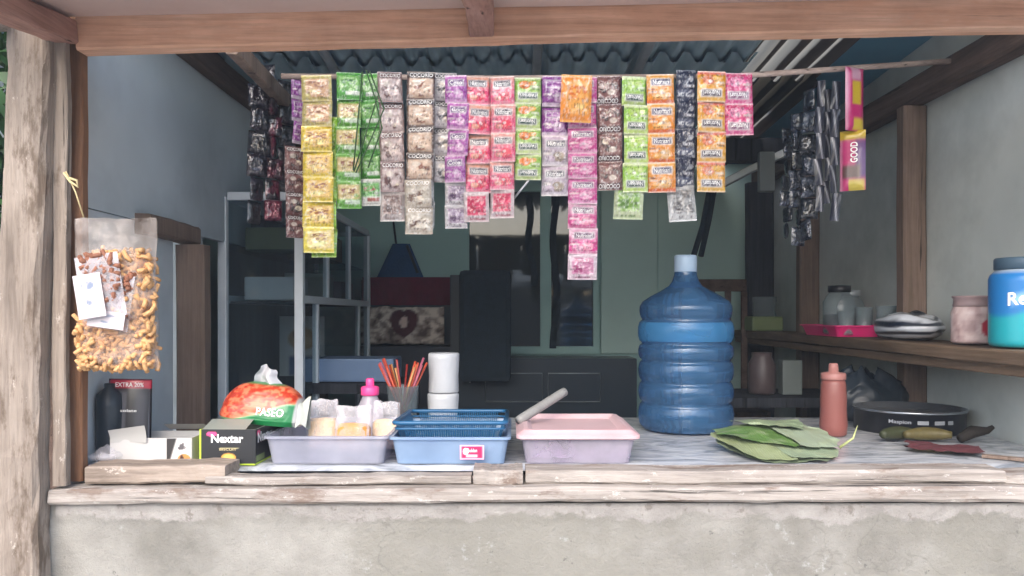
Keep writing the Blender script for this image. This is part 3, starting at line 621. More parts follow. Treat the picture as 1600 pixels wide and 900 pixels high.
def stick_strip(label, px, y0, y1, D, seed):
    zt = 1.35-(y0-490)/1250*D; zb = 1.35-(y1-490)/1250*D; n = 5; hh = (zt-zb)/n
    t_ = thing('stick_strip', label, 'sachet strip', ((px-800)/1250*D, D, zb), (0, 0, 0), gr); rs = np.random.RandomState(seed)
    for i in range(n):
        def pt(u, v): return mixc(np.tile(lin('232638'), (len(u), 1)), np.clip(1-np.abs(u-.25-.5*(1-v))/.13, 0, 1), 'c9c8d2')
        mb = MB(); mb.fix = False
        for sg in (-1, 1):
            mb.grid(lambda u, v: ((u-.5)*.026*sg, -sg*-1*-.006*np.sin(u*3.1416)*np.sin(np.clip(v, .02, .98)*3.1416)**.5, v*hh), 8, 10, paint=pt)
        mb.build('stick', G['foil_print'], t_, (rs.normal()*.003, rs.normal()*.004, (n-1-i)*hh), (0, R(rs.normal()*4), R(rs.normal()*18)))
for k, (px, y0, y1, D) in enumerate(((1281, 126, 330, 2.44), (1292, 140, 318, 2.47), (1303, 128, 345, 2.44))):
    stick_strip(['first black and white stick coffee strip, beside the glittering strips', 'short black and white stick coffee strip between two longer ones', 'longest black and white stick coffee strip, next to the pink snack'][k], px, y0, y1, D, 20+k)
# pink and yellow snack packs
def snack(label, x0, x1, y0, y1, D, kind, yaw=0):
    zt = 1.35-(y0-490)/1250*D; zb = 1.35-(y1-490)/1250*D; w_ = (x1-x0)/1250*D; h_ = zt-zb
    def pt(u, v):
        c = np.tile(lin('d8287c'), (len(u), 1)); c = mixc(c, rect(u, v, -1, .12, -1, 2), 'e890b4')
        if kind == 0: c = mixc(c, rect(u, v, .3, .75, .42, .78, .03), 'e8c83c'); c = mixc(c, rect(u, v, .35, .98, .02, .2, .03), 'ecd040'); c = mixc(c, rect(u, v, .25, .75, .8, 1.1, .03), 'e4b0c8')
        else: c = mixc(c, rect(u, v, -1, 2, .84, 1.1, .02), 'ecc838'); c = mixc(c, rect(u, v, .62, 2, .2, .84, .1), '6a3a86'); c = mixc(c, rect(u, v, .1, .8, .2, .42, .06), '6a4a44'); c = mixc(c, rect(u, v, .35, .95, -.1, .18, .05), 'e8d048')
        return c*.62
    def dep(u, v): e = np.clip(np.minimum(np.minimum(u, 1-u)/.3, np.minimum(v, 1-v)/.1), 0, 1); return .008*np.sin(e*1.57)
    mb = MB(); mb.fix = False
    for sg in (1, -1): mb.grid(lambda u, v: ((u-.5)*w_*sg, -sg*dep(u, v), v*h_), 16, 30, paint=pt)
    if kind: mb.text('GOOD', lambda a, b_: (-(b_-.5)*.02+.004, -.0095+0*a, h_*(.46+a*.34)), 0, WHITE)
    return tag(mb.build('snack_pack', G['foil_print'], None, ((x0+x1)/2/1250*D-800/1250*D, D, zb), (0, 0, R(yaw))), label, 'snack pack', 'pink snack packs on the rod')
snack('upper pink snack pack with yellow panels, hanging on the right', 1316, 1354, 106, 205, 2.29, 0, 24)
snack('lower pink and purple snack pack with a yellow top band', 1314, 1351, 204, 298, 2.30, 1, -28)
# dark ties over the green sachets
for k, pts in enumerate(([(572, 110), (585, 150), (597, 200), (575, 262)], [(566, 112), (560, 180), (552, 266)], [(590, 150), (570, 215), (553, 268)], [(578, 112), (600, 170), (572, 235), (556, 270)])):
    mb = MB(); mb.tube([P(x, y, 2.14) for x, y in pts], .0022, 6)
    tag(mb.build('plastic_tie', G['green_tie']), ('thin dark tie bowing furthest right over the bright green sachets', 'thin dark tie hanging almost straight over the green and cream sachets', 'short thin dark tie slanting down left across the bright green sachets', 'long bent dark tie crossing the others over the green sachets')[k], 'tie', 'dark ties over the green sachets')
mb = MB(); mb.tube([P(826, 282, 2.17), P(803, 310, 2.2)], .003, 6); tag(mb.build('white_straw', G['white_plastic']), 'small white stick poking out below the light green strip', 'stick')

# ------------------------------------------------------------------ hanging bag of fried snacks
bag = thing('snack_bag', 'clear plastic bag of orange fried snacks hanging at the left jamb', 'snack bag', P(185, 576, 1.735))
bw, bh = .175, .325
def bagf(sg):
    def f(u, v):
        e = np.clip(np.minimum(u, 1-u)/.25, 0, 1); th = np.sin(e*1.57)*(.028*np.clip((1-v)*2.5, 0, 1)**.5*np.clip(v/.08, 0, 1)**.5+.004)
        x = (u-.5)*bw*(1-.10*np.sin(v*3)*0)+.012*(fbm(u*3, v*4, 3+sg)-.5)-.006*v; return x, -sg*(th*(.8+.5*fbm(u*5, v*5, 6+sg))+.004*fbm(u*12, v*12, 9)), v*bh+.012*(fbm(u*5, 2, 4)-.5)*(v > .9)
    return f
mb = MB(); mb.fix = False; mb.grid(bagf(1), 30, 46); mb.grid(bagf(-1), 30, 46); mb.build('bag', G['clear_bag'], bag)
mb = MB(); mb.tube([P(103, 268, 1.685), P(118, 300, 1.685), P(131, 340, 1.70)], .0016, 6); mb.tube([P(100, 270, 1.683), P(110, 284, 1.68), P(122, 292, 1.682), P(120, 282, 1.682), P(108, 278, 1.68)], .0028, 6)
for i in range(len(mb.v)): mb.v[i] = tuple(np.array(mb.v[i])-np.array(bag.location))
mb.build('string', G['rubber_string'], bag)
mb = MB(); rs = np.random.RandomState(5)
for i in range(900):
    z = rs.rand()**1.25*.235+.010; x = rs.uniform(-.074, .074)*(1 if z < .12 else .85)+(.012 if z > .13 else 0); y = rs.uniform(-.024, .010)
    a = rs.normal(size=3); a /= np.linalg.norm(a); L = rs.uniform(.013, .023); c = np.array((x, y, z)); b_ = np.cross(a, rs.normal(size=3)); b_ /= np.linalg.norm(b_)
    mb.tube([c-a*L, c-a*L*.4+b_*L*.45, c+a*L*.4+b_*L*.45, c+a*L], .0042+.0012*rs.rand(), 6)
tag(mb.build('fried_snacks', G['wafer_snack'], None, bag.location), 'orange curly fried snacks filling the clear hanging bag', 'snacks', kind='stuff')
def cardp(u, v):
    c = np.tile(lin('c2babc'), (len(u), 1)); d = np.maximum(np.abs(u-.5), np.abs(v-.5)); c = mixc(c, ((d > .40) & (d < .44))*.6, 'd8a8a0')
    return mixc(c, (ell(u, v, .5, .74, .25, .10)+ell(u, v, .6, .36, .25, .1))*np.clip((fbm(u*8, v*8, 3)-.45)*8, 0, 1), '7a8498')
def snackpouch(label, cx, cy, w_, h_, D, lean, cw, chh, seed, off):
    t_ = thing('small_snack_pouch', label, 'snack pouch', P(cx, cy, D), (0, R(lean), 0), 'small pouches on the hanging bag')
    mb = MB(); mb.fix = False
    for sg in (1, -1): mb.grid(lambda u, v: ((u-.5)*w_, -sg*.009*np.sin(u*3.14)**.6*np.sin(v*3.14)**.5*(.6+.8*fbm(u*5, v*5, seed)), v*h_), 14, 18)
    mb.build('pouch', G['clear_film'], t_)
    mb = MB(); rs_ = np.random.RandomState(seed)
    for i in range(60):
        c = np.array((rs_.uniform(-.4, .42)*w_, rs_.uniform(-.003, .003), rs_.uniform(.25, 1.0)*h_)); a = rs_.normal(size=3); a /= np.linalg.norm(a); mb.tube([c-a*.012, c+a*.012], .005, 5)
    tag(mb.build('crackers', plain('brown_cracker', '8a5a44', .6, .3, 50, .4) if 'brown_cracker' not in G else G['brown_cracker'], t_), kind='stuff')
    mb = MB(); mb.grid(lambda u, v: ((u-.5)*cw+off[0], -.0125-.002*np.sin(u*3), v*chh+off[1]), 20, 30, paint=cardp); mb.build('paper_label', G['paper_print'], t_)
snackpouch('small clear pouch with a white paper label, front of the hanging bag', 165, 497, .092, .135, 1.685, -9, .058, .092, 3, (-.02, .004))
snackpouch('second small pouch, its label showing below the first one', 168, 515, .085, .12, 1.70, 8, .078, .036, 4, (0, .004))

# ------------------------------------------------------------------ counter, left part
t_ = thing('coffee_pouch', 'black upright pouch with a red top band behind the white carton', 'pouch', (-.925, 1.935, .997), (0, R(1.5), R(6)))
def pp(u, v):
    c = np.tile(lin('24242a'), (len(u), 1)); c = mixc(c, rect(u, v, .12, .42, .1, .84, .05), '5a5a60'); c = mixc(c, rect(u, v, .62, .86, .2, .84, .1), '4a4a50')
    c = mixc(c, rect(u, v, .02, .98, .88, .985, .01), 'b01838'); c = mixc(c, rect(u, v, .12, .34, .16, .26, .02), 'd0d0d2'); return c
mb = MB(); mb.weld = 2e-4; pw, ph = .105, .195
for sg in (1, -1): mb.grid(lambda u, v: ((u-.5)*pw, -sg*.018*np.sin(u*3.1416)**.6*(1-v)**.5, v*ph), 20, 40, paint=pp)
pch = mb.build('pouch', G['gloss_print'], t_)
mb = MB(); mb.text('EXTRA 20%', lambda a, b_: ((a*.62-.32)*pw, -.010+0*a, ph*(.905+b_*.055)), 0, WHITE, .01); mb.build('lettering', G['card_print'], pch); mb = MB(); mb.text('chocolate', lambda a, b_: ((a*.6-.42)*pw, -.0165+0*a, ph*(.60+b_*.035)), 0, WHITE, .01)
mb.build('lettering', G['card_print'], pch)
mb = MB(); mb.lathe([(.028, 0), (.031, .01), (.031, .13), (.028, .16), (.012, .175), (.012, .185)], 20); tag(mb.build('dark_bottle', G['black_plastic'], None, (-.968, 1.925, .997)), 'dark round container in the corner beside the black pouch', 'container')
mb = MB(); mb.fix = False; rs = np.random.RandomState(8)
mb.lathe([(.004, 0)]+[(.034*math.sin(math.pi*k/9)+.002, .042*k/9) for k in range(1, 9)]+[(.004, .044)], 18)
for i in range(len(mb.v)):
    x, y, z = mb.v[i]; f = .65+.8*float(fbm(x*70+3, z*70+y*50, 2)); mb.v[i] = (x*f, y*f, z*f)
tag(mb.build('crumpled_bag', G['clear_film'], None, (-.945, 1.865, .998)), 'crumpled clear plastic bag in the corner of the sill', 'plastic bag')

# white opened carton
t_ = thing('white_carton', 'opened white cardboard carton with a torn flap, left on the counter', 'carton', (-.845, 1.93, .997), (0, 0, R(1)))
mb = MB(); w2, d2, hh = .095, .06, .062; wc = lin('bdbbb9')
mb.box(-w2, w2, -d2, -d2+.003, 0, hh, col=wc); mb.box(-w2, w2, d2-.003, d2, 0, hh, col=wc); mb.box(-w2, -w2+.003, -d2+.003, d2-.003, 0, hh, col=wc); mb.box(w2-.003, w2, -d2+.003, d2-.003, 0, hh, col=lin('c9c2bc')); mb.box(-w2, w2, -d2, d2, -.0005, .002, col=wc)
mb.build('carton_body', G['card_print'], t_)
mb = MB(); mb.grid(lambda u, v: (-w2+.002+u*.085, -d2-.0025-.012*v*v+.003*np.sin(u*4), .052+v*(.030+.012*u)), 8, 6, col=lin('b2b1ae')); mb.build('flap', G['card_print'], t_)
mb = MB(); mb.grid(lambda u, v: (-w2+.09+u*.10, d2-.04*v, hh+.004+.018*v), 6, 4, col=lin('aaa7a4')); mb.build('flap', G['card_print'], t_)
def bp(u, v):
    c = np.tile(lin('2e2a2a'), (len(u), 1)); c = mixc(c, np.clip((u*1.1+.1-v*.35)*9-1.5, 0, 1), 'f0ece8'); c = mixc(c, ell(u, v, .62, .68, .2, .17)*np.clip((fbm(u*9, v*9, 2)-.42)*8, 0, 1), '5a5558')
    c = mixc(c, ell(u, v, .72, .2, .3, .22), 'c48a4a'); return mixc(c, ell(u, v, .62, .2, .09, .18), '4a2a1c')
mb = MB(); mb.grid(lambda u, v: (w2-.058+u*.056, -d2-.0012+0*u, .001+v*.06), 26, 26, paint=bp); mb.build('printed_end', G['card_print'], t_)

# black biscuit box
t_ = thing('biscuit_box', 'open black biscuit box with lime edges and white lettering', 'biscuit box', (-.660, 1.965, .997), (0, 0, R(-2)))
w2, d2, hh = .066, .10, .083; bk = lin('1c1e22'); lime = lin('b9d23a')
def face_front(u, v):
    c = np.tile(bk, (len(u), 1)); c = mixc(c, rect(u, v, -1, .035, -1, 2, .01), 'b9d23a'); c = mixc(c, rect(u, v, -1, 2, -1, .03, .01), 'b9d23a'); c = mixc(c, ell(u, v, .22, .87, .10, .075), 'e04a86')
    c = mixc(c, ell(u, v, .52, .2, .14, .14), 'e0a848'); c = mixc(c, ell(u, v, .52, .22, .09, .08)*.5, 'f4cc7a'); return mixc(c, rect(u, v, .36, .70, .455, .475, .02)*.8, 'd8cfa0')
def face_side(u, v):
    c = np.tile(bk, (len(u), 1)); c = mixc(c, rect(u, v, -1, 2, -1, .06, .01), 'b9d23a'); c = mixc(c, ell(u, v, .1, .88, .06, .08), 'e04a86'); return mixc(c, rect(u, v, .02, .3, .08, .25, .02), '7a8a5a')
mb = MB(); mb.box(-w2+.002, w2-.002, -d2+.002, d2-.002, 0, .003, col=bk)
mb.box(-w2, w2, -d2, -d2+.002, 0, hh, col=lin('8a8e84')); mb.box(-w2, w2, d2-.002, d2, 0, hh, col=lin('8a8e84')); mb.box(-w2, -w2+.002, -d2+.002, d2-.002, 0, hh, col=lin('b9d23a')); mb.box(w2-.002, w2, -d2+.002, d2-.002, 0, hh, col=lin('8a8e84'))
mb.grid(lambda u, v: ((u-.5)*2*w2, -d2-.0006+0*u, v*hh), 50, 36, paint=face_front); mb.grid(lambda u, v: (w2+.0006+0*u, (u-.5)*2*d2, v*hh), 50, 30, paint=face_side)
cbd = mb.build('carton_body', G['card_print'], t_)
mb = MB(); mb.text('Nextar', lambda a, b_: (-.038+a*.076, -d2-.0016+0*a, .052+b_*.02), 0, WHITE, .03); mb.text('BISCUIT', lambda a, b_: (-.018+a*.04, -d2-.0016+0*a, .034+b_*.005), 0, lin('e8d8a0'), .0)
mb.build('lettering', G['card_print'], cbd); mb = MB(); mb.text('Nextar', lambda a, b_: (w2+.0016+0*a, -d2+.012+a*.10, .050+b_*.024), 0, WHITE, .03); mb.build('lettering', G['card_print'], cbd)
mb = MB(); mb.grid(lambda u, v: (-w2+.004+u*(2*w2-.03), -d2+.004+v*.06, hh-.002+v*.018), 4, 4, col=lin('8e938a')); mb.build('flap', G['card_print'], t_)

# tissue pack, soft loaf shape
t_ = thing('tissue_pack', 'red and green soft tissue pack lying on the black biscuit box', 'tissue pack', (-.615, 1.985, 1.082), (R(0), R(5), R(-4)))
ta, tb, th = .106, .06, .098
def loaf(u, v):   # u round, v up
    a = u*2*math.pi; c_, s_ = np.cos(a), np.sin(a); k = (1-np.clip(v, 0, 1)**2.2)**.5*.92+.08*(1-v); k = np.where(v < .12, k*(.88+v), k)
    sg = lambda q, e: np.sign(q)*np.abs(q)**e
    x = ta*sg(c_, .55)*k**.62; y = tb*sg(s_, .6)*k**.9; n_ = .003*(fbm(u*22, v*7, 4)-.5)
    return x+n_, y+n_, v*th
def lp(u, v):
    x, y, z = loaf(u, v); X = x/ta; Z = v; n = fbm(x*55, z*55, 5, 3)
    n = fbm(x*130, z*130+y*60, 5, 2); c = np.tile(lin('c4482a'), (len(u), 1)); c = mixc(c, np.clip((n-.52)*14, 0, 1)*.8, 'dd7c58'); c = mixc(c, np.clip((.43-n)*14, 0, 1)*.7, '9c2414')
    wv_ = .08+.42*np.clip((X+.55)/1.2, 0, 1)**1.1; wv_ = np.where(X > .35, wv_+.04, wv_)
    c = mixc(c, np.clip((wv_+.04-Z)*25, 0, 1), '7cae80'); c = mixc(c, np.clip((wv_-Z)*30, 0, 1), '1b7440'); c = mixc(c, np.clip((Z-.93)*20, 0, 1), '2f7e48')
    return mixc(c, np.clip((X-.80)*25, 0, 1), 'b9b8b6')
mb = MB(); mb.grid(loaf, 220, 90, paint=lp); mb.add([tuple(np.array(loaf(np.array([k/40]), np.array([0.]))).ravel()) for k in range(40)], [list(range(40))], 0, lin('1f8a4c')); mb.build('wrapper', G['gloss_print'], t_)
def front_y(x, z): # depth of the loaf's front at (x,z)
    us = np.linspace(.5, 1, 200); out = []
    for xx, zz_ in zip(x, z):
        X_, Y_, _ = loaf(us, np.full(200, zz_/th)); out.append(Y_[np.argmin(np.abs(X_-xx))])
    return np.array(out)
def tx(a, b_): x = .0+a*.066; z = .024+b_*.019; return x, front_y(x, z)-.0022, z
mb = MB(); mb.text('PASEO', tx, 0, WHITE, .015); mb.build('lettering', G['gloss_print'], t_)
mb = MB(); mb.fix = False
mb.grid(lambda u, v: ((u-.5)*(.085-.048*v**.7)-.004+.003*np.sin(v*9), .016*np.sin(u*7)*(1-v*.4)+.004*fbm(u*6, v*6, 2), .088+v*.048+.006*np.sin(u*5)*v), 26, 14, col=lin('bcbcc0')); mb.build('tissue', G['paper_print'], t_)
mb = MB(); mb.fix = False; mb.grid(lambda u, v: (ta*.86+v*.022+.004*fbm(u*6, v*3, 3), (u-.5)*.07*(1-v*.4)-.01, .066-.03*(u-.5)**2*9+.01*np.sin(u*9+v*3)), 14, 8, col=lin('b9bdb4')); mb.build('gathered_end', G['paper_print'], t_)

# ------------------------------------------------------------------ trays
def tray(name, label, x0, x1, y0, y1, h_, mat, rot=0, group='plastic trays on the counter', taper=.012, th=.0025):
    cx, cy_ = (x0+x1)/2, (y0+y1)/2; t_ = thing(name, label, 'tray', (cx, cy_, .9985), (0, 0, R(rot)), group); W_, L_ = (x1-x0)/2, (y1-y0)/2
    def ring(w_, l_, z, r=.016, n=5):
        o = []
        for (sx, sy, a0) in ((1, 1, 0), (-1, 1, 90), (-1, -1, 180), (1, -1, 270)):
            for k in range(n+1): a = R(a0+90*k/n); o.append((sx*(w_-r)+r*math.cos(a), sy*(l_-r)+r*math.sin(a), z))
        return o
    prof = [(W_-taper, L_-taper, 0), (W_-taper*.2, L_-taper*.2, h_-.006), (W_+.004, L_+.004, h_-.006), (W_+.004, L_+.004, h_), (W_-taper*.2-th, L_-taper*.2-th, h_), (W_-taper-th, L_-taper-th, th)]
    V = []; F = []; n = 24
    for q in prof: V += ring(*q)
    for j in range(len(prof)-1): F += [[j*n+k, j*n+(k+1) % n, (j+1)*n+(k+1) % n, (j+1)*n+k] for k in range(n)]
    F += [list(range(n))[::-1], [(len(prof)-1)*n+k for k in range(n)]]
    mb = MB(); mb.add(V, F); mb.build('tray_body', G[mat], t_); return t_
lt = tray('plastic_tray', 'translucent lilac plastic tray holding bread packets', -.577, -.290, 1.862, 2.22, .066, 'lilac_plastic')
bt = tray('plastic_tray', 'translucent light blue tray with a red sticker, blue basket on top', -.283, -.006, 1.862, 2.20, .064, 'tray_blue')
def stp(u, v):
    c = np.tile(lin('f4b8d0'), (len(u), 1)); c = mixc(c, rect(u, v, .07, .93, .1, .9, .03), 'd8285e'); c = mixc(c, ell(u, v, .24, .56, .13, .26), 'fbe4ee'); return mixc(c, rect(u, v, .26, .72, .16, .32, .04), 'f8cfe0')
mb = MB(); mb.grid(lambda u, v: (.052-.028+u*.056-.03+.03, -.1762+.003*0-.0015-.0095*(v*.034+.012)/.064, .014+v*.034), 26, 16, paint=stp)
mb.text('Golden', lambda a, b_: (.050+a*.024-.012+.002, -.1785-.0095*(.03+b_*.01)/.064+0*a, .031+b_*.009), 0, lin('ffe8f2'), .02); mb.build('sticker', G['paper_print'], bt)
# blue perforated basket
t_ = thing('blue_basket', 'deep blue perforated plastic basket resting in the light blue tray', 'basket', (-.146, 2.035, 1.03), (R(-2), 0, 0))
W_, L_, hb = .125, .155, .058
mb = MB()
def fr(z, w_, l_, r=.0042):
    pts = []
    for (sx, sy, a0) in ((1, 1, 0), (-1, 1, 90), (-1, -1, 180), (1, -1, 270)):
        for k in range(5): a = R(a0+90*k/4); pts.append((sx*(w_-.018)+.018*math.cos(a), sy*(l_-.018)+.018*math.sin(a), z))
    pts.append(pts[0]); mb.tube(pts, r, 6)
fr(hb, W_+.008, L_+.008, .0055); fr(hb-.014, W_+.004, L_+.004, .003); fr(.008, W_-.012, L_-.012, .004); mb.build('rim', plain('basket_blue', '23587f', .35, .08, 8, .05), t_)
mb = MB()
for i in range(40):
    x = -W_+.018+i*(2*W_-.036)/39
    for s_ in (-1, 1): mb.tube([(x*.93, s_*(L_-.012), .008), (x, s_*(L_+.006), hb)], .0017, 4)
for i in range(46):
    y = -L_+.02+i*(2*L_-.04)/45
    for s_ in (-1, 1): mb.tube([(s_*(W_-.012), y*.94, .008), (s_*(W_+.006), y, hb)], .0017, 4)
mb.box(-W_+.016, W_-.016, -L_+.016, L_-.016, .004, .008); tag(mb.build('slatted_wall', G['basket_blue'], t_), kind='stuff')
# lidded tub
pt_ = tray('lidded_tub', 'clear tub with a pale pink lid, rightmost of the three trays', .020, .290, 1.868, 2.19, .062, 'clear_tub')
pink = plain('lid_pink', 'cdb0b4', .38, .08, 8, .12, dirt='c29a9e')
mb = MB(); W_, L_ = .139, .165; V = []; F = []
def rr(w_, l_, z, r=.018, n=5):
    return [(sx*(w_-r)+r*math.cos(R(a0+90*k/n)), sy*(l_-r)+r*math.sin(R(a0+90*k/n)), z) for (sx, sy, a0) in ((1, 1, 0), (-1, 1, 90), (-1, -1, 180), (1, -1, 270)) for k in range(n+1)]
prof = [(W_+.002, L_+.002, .058), (W_+.006, L_+.006, .060), (W_+.006, L_+.006, .068), (W_-.002, L_-.002, .072), (W_-.012, L_-.012, .079), (W_-.022, L_-.022, .079), (W_-.034, L_-.034, .068)]
for q in prof: V += rr(*q)
n = 24
for j in range(len(prof)-1): F += [[j*n+k, j*n+(k+1) % n, (j+1)*n+(k+1) % n, (j+1)*n+k] for k in range(n)]
F.append([(len(prof)-1)*n+k for k in range(n)]); mb.add(V, F); mb.build('lid', pink, pt_)
mb = MB(); mb.fix = False
for k in range(5): mb.grid(lambda u, v: (-.11+k*.046+u*.05, -.12+.05*v+.01*np.sin(u*6+k), .008+.034*v*(.7+.4*np.sin(u*4+k))), 8, 6, col=lin('e8e2ee'))
tag(mb.build('wrapped_sweets', G['paper_print'], pt_), kind='stuff')
mb = MB(); mb.lathe([(.0, 0), (.011, .001), (.012, .02), (.012, .16), (.0115, .185), (.004, .19)], 12); kb = mb.build('grey_stick', G['knife_grey'], None, (.015, 2.02, 1.079), (0, 0, 0))
d = Vector((.125, .12, .062)).normalized(); kb.rotation_euler = d.to_track_quat('Z', 'Y').to_euler(); tag(kb, 'short grey wooden stick lying across the pink lid', 'stick')

# bread packets in the lilac tray
def packet(label, x, y, w_, h_, d_, mat, rz, seed, tilt=-8):
    t_ = thing('bread_packet', label, 'bread packet', (x, y, 1.003), (R(tilt), 0, R(rz)), 'bread packets in the lilac tray')
    mb = MB(); mb.lathe([(.01, 0), (w_*.55, .004), (w_*.6, .02), (w_*.6, h_*.62), (w_*.5, h_*.72), (.005, h_*.74)], 24, sq=5)
    mb.v = [(a, b_*d_/w_, c+.003*float(fbm(a*80, c*80, seed))) for a, b_, c in mb.v]; mb.build('bread', G[mat], t_)
    mb = MB(); mb.fix = False
    for sg in (1, -1): mb.grid(lambda u, v: ((u-.5)*w_*(1.45-.15*v+.2*(fbm(v*5, u*3, seed)-.5)), -sg*(d_*.72*np.sin(u*3.1416)**.35*np.clip(1.15-v, 0, 1)**.5*np.clip(v/.06, 0, 1)**.5+.009*fbm(u*8, v*8, seed)*v), v*h_*1.16+.014*(fbm(u*6, 2, seed)-.5)*v), 20, 22)
    mb.build('wrapper', G['clear_film'], t_)
packet('pale bread packet in clear film, left in the lilac tray', -.478, 2.02, .06, .112, .032, 'pale_bread', 5, 2)
packet('golden toast packet in clear film, middle of the lilac tray', -.395, 1.985, .068, .10, .03, 'bread', -4, 4)
packet('beige bread packet against the right edge of the lilac tray', -.322, 2.03, .055, .105, .03, 'pale_bread', -10, 6)
# squeeze bottle with pink cap
t_ = thing('squeeze_bottle', 'clear squeeze bottle with a bright pink cap behind the bread', 'bottle', (-.378, 2.13, 1.003))
MB().lathe([(.030, 0), (.036, .006), (.036, .07), (.034, .095), (.024, .118), (.020, .128), (.020, .134)], 28).build('bottle_body', G['clear_bottle'], t_)
MB().lathe([(.0235, .130), (.024, .134), (.024, .150), (.0215, .153), (.011, .155), (.011, .172), (.009, .175)], 28).build('cap', G['pink_plastic'], t_)
# cup of straws
t_ = thing('straw_cup', 'clear plastic cup holding orange and red drinking straws', 'cup', (-.315, 2.31, .998))
MB().lathe([(.034, 0), (.036, .004), (.046, .14), (.048, .142), (.046, .145), (.043, .14), (.033, .006), (.0, .005)], 32, caps=(True, False)).build('cup', G['jar_glass'], t_)
rs = np.random.RandomState(4); sc_ = ['straw_orange', 'straw_yellow', 'straw_red', 'straw_orange', 'straw_pink']
lab = {'straw_orange': 'orange drinking straw standing in the clear cup', 'straw_yellow': 'yellowish drinking straw standing in the clear cup', 'straw_red': 'red drinking straw standing in the clear cup', 'straw_pink': 'pink drinking straw standing in the clear cup'}
for i in range(19):
    a = rs.rand()*6.28; a2 = a+3.14+rs.uniform(-.9, .9); r0 = .022; r1 = .034
    p0 = Vector((r0*math.cos(a2), r0*math.sin(a2), .012)); p1 = Vector((r1*math.cos(a)+rs.uniform(-.006, .006), r1*math.sin(a)*.9, .14)); d = (p1-p0).normalized(); L = rs.uniform(.195, .225)
    m_ = sc_[i % 5]; mb = MB(); mb.tube([(0, 0, 0), d*L], .0032, 8)
    tag(mb.build('drinking_straw', G[m_], None, Vector((-.315, 2.31, 1.002))+p0), lab[m_], 'straw', 'drinking straws in the cup')
# rolls of plastic bags / cups
for k, lb in enumerate(('lower white roll of plastic bags behind the blue basket', 'upper white roll of plastic bags stacked on the lower one')):
    mb = MB(); mb.lathe([(.01, 0), (.042, .001), (.044, .005), (.0425, .05), (.045, .1), (.045, .114), (.041, .1175), (.012, .116), (.008, .108)], 30)
    mb.v = [(x*(1+.05*float(fbm(math.atan2(y, x)*3, z*30, 3+k))), y*(1+.05*float(fbm(x*60, z*30, 5+k))), z) for x, y, z in mb.v]
    tag(mb.build('bag_roll', G['white_plastic'], None, (-.204+.002*k, 2.37, .998+k*.1185)), lb, 'bag roll', 'white rolls of plastic bags')

# ------------------------------------------------------------------ water jug
t_ = thing('water_jug', 'large blue ribbed water jug with a white cap', 'water jug', (.527, 2.43, .998))
pr = [(.10, 0), (.126, .004)]
pz = [.008, .085, .148, .212, .262, .335]
for z_a, z_b in zip(pz[:-1], pz[1:]):
    for k in range(1, 9): q = k/9; pr.append((.1315+.0105*math.sin(math.pi*q)**.55, z_a+(z_b-z_a)*q))
    pr.append((.1300, z_b))
pr += [(.1345, .342), (.137, .350)]
pr += [(.1385, .362), (.1375, .374), (.129, .389), (.105, .405), (.075, .421), (.050, .436), (.040, .450), (.034, .468), (.032, .485), (.032, .490)]
mb = MB(); mb.lathe(pr, 64, caps=(True, True)); mb.build('jug_body', G['jug_blue'], t_)
MB().lathe([(.0325, .478), (.034, .480), (.034, .524), (.031, .529), (.0, .530)], 28, caps=(False, False)).build('cap', plain('cap_white', 'a3b8cc', .4, .03, 9, .02), t_)
# pale label band
MB().lathe([(.1385, .270), (.1424, .284), (.1430, .298), (.1424, .312), (.1385, .326)], 64, caps=(False, False)).build('neck_band', film('band_blue', 'a0d0f0', '4f96c8', .45, .2, .05, 10, .1), t_)

# ------------------------------------------------------------------ banana leaves
t_ = thing('banana_leaf_bundle', 'bundle of folded green banana leaves on the front of the counter', 'banana leaves', (.66, 2.0, .998))
shapes = [  # outline corners (x,y) local and height at each corner, colour
 ([(-.165, .11), (-.085, -.125), (.115, -.115), (.17, .07)], [.022, .002, .004, .024], '79876e'),
 ([(-.17, .12), (-.095, -.115), (.02, -.125), (.05, .13)], [.046, .006, .010, .064], '8b9670'),
 ([(-.05, .13), (.0, -.12), (.15, -.09), (.165, .10)], [.058, .012, .010, .046], '86957c'),
 ([(-.16, .125), (-.12, .0), (.045, -.075), (.03, .13)], [.052, .050, .034, .080], '57763f'),
 ([(-.02, .13), (.05, -.08), (.18, -.035), (.15, .125)], [.080, .034, .020, .064], '919e88'),
 ([(-.11, .145), (-.02, .04), (.10, .05), (.12, .14)], [.076, .078, .070, .082], '7f8f72')]
for k, (c4, h4, cc) in enumerate(shapes):
    mb = MB(); mb.fix = False; c4 = np.array(c4)*(.9, 1); h4 = np.array(h4)*.74
    def lf(u, v):
        wts = np.stack([(1-u)*v, (1-u)*(1-v), u*(1-v), u*v], 1); p = wts@c4; z = wts@h4
        p = p*(1-.10*(np.abs(u-.5)*2)**4*(np.abs(v-.5)*2)**4)[:, None]+.030*np.stack([fbm(u*4, v*4, k)-.5, fbm(u*5, v*4, k+5)-.5], 1)
        return p[:, 0], p[:, 1], z+.012*(fbm(u*3, v*3, k+9)-.4)+.006*np.sin(u*3.1416)*np.sin(v*3.1416)+.0015*k+.010*np.clip(np.abs(u-.5)*2-.8, 0, 1)*(fbm(v*4, u*4, k+2)-.3)*4
    def lc(u, v): return mixc(np.tile(lin(cc), (len(u), 1)), np.clip((fbm(u*5, v*9, k+3)-.5)*5, 0, 1)*.5, '96a080')
    mb.grid(lf, 26, 22, paint=lc); mb.build('leaf', G['banana_leaf'], t_)
MB().tube([(.15, -.02, .02), (.18, -.03, .045), (.195, -.02, .075)], [.004, .003, .001], 6, col=lin('a9b078')).build('leaf_tip', G['banana_leaf'], t_)

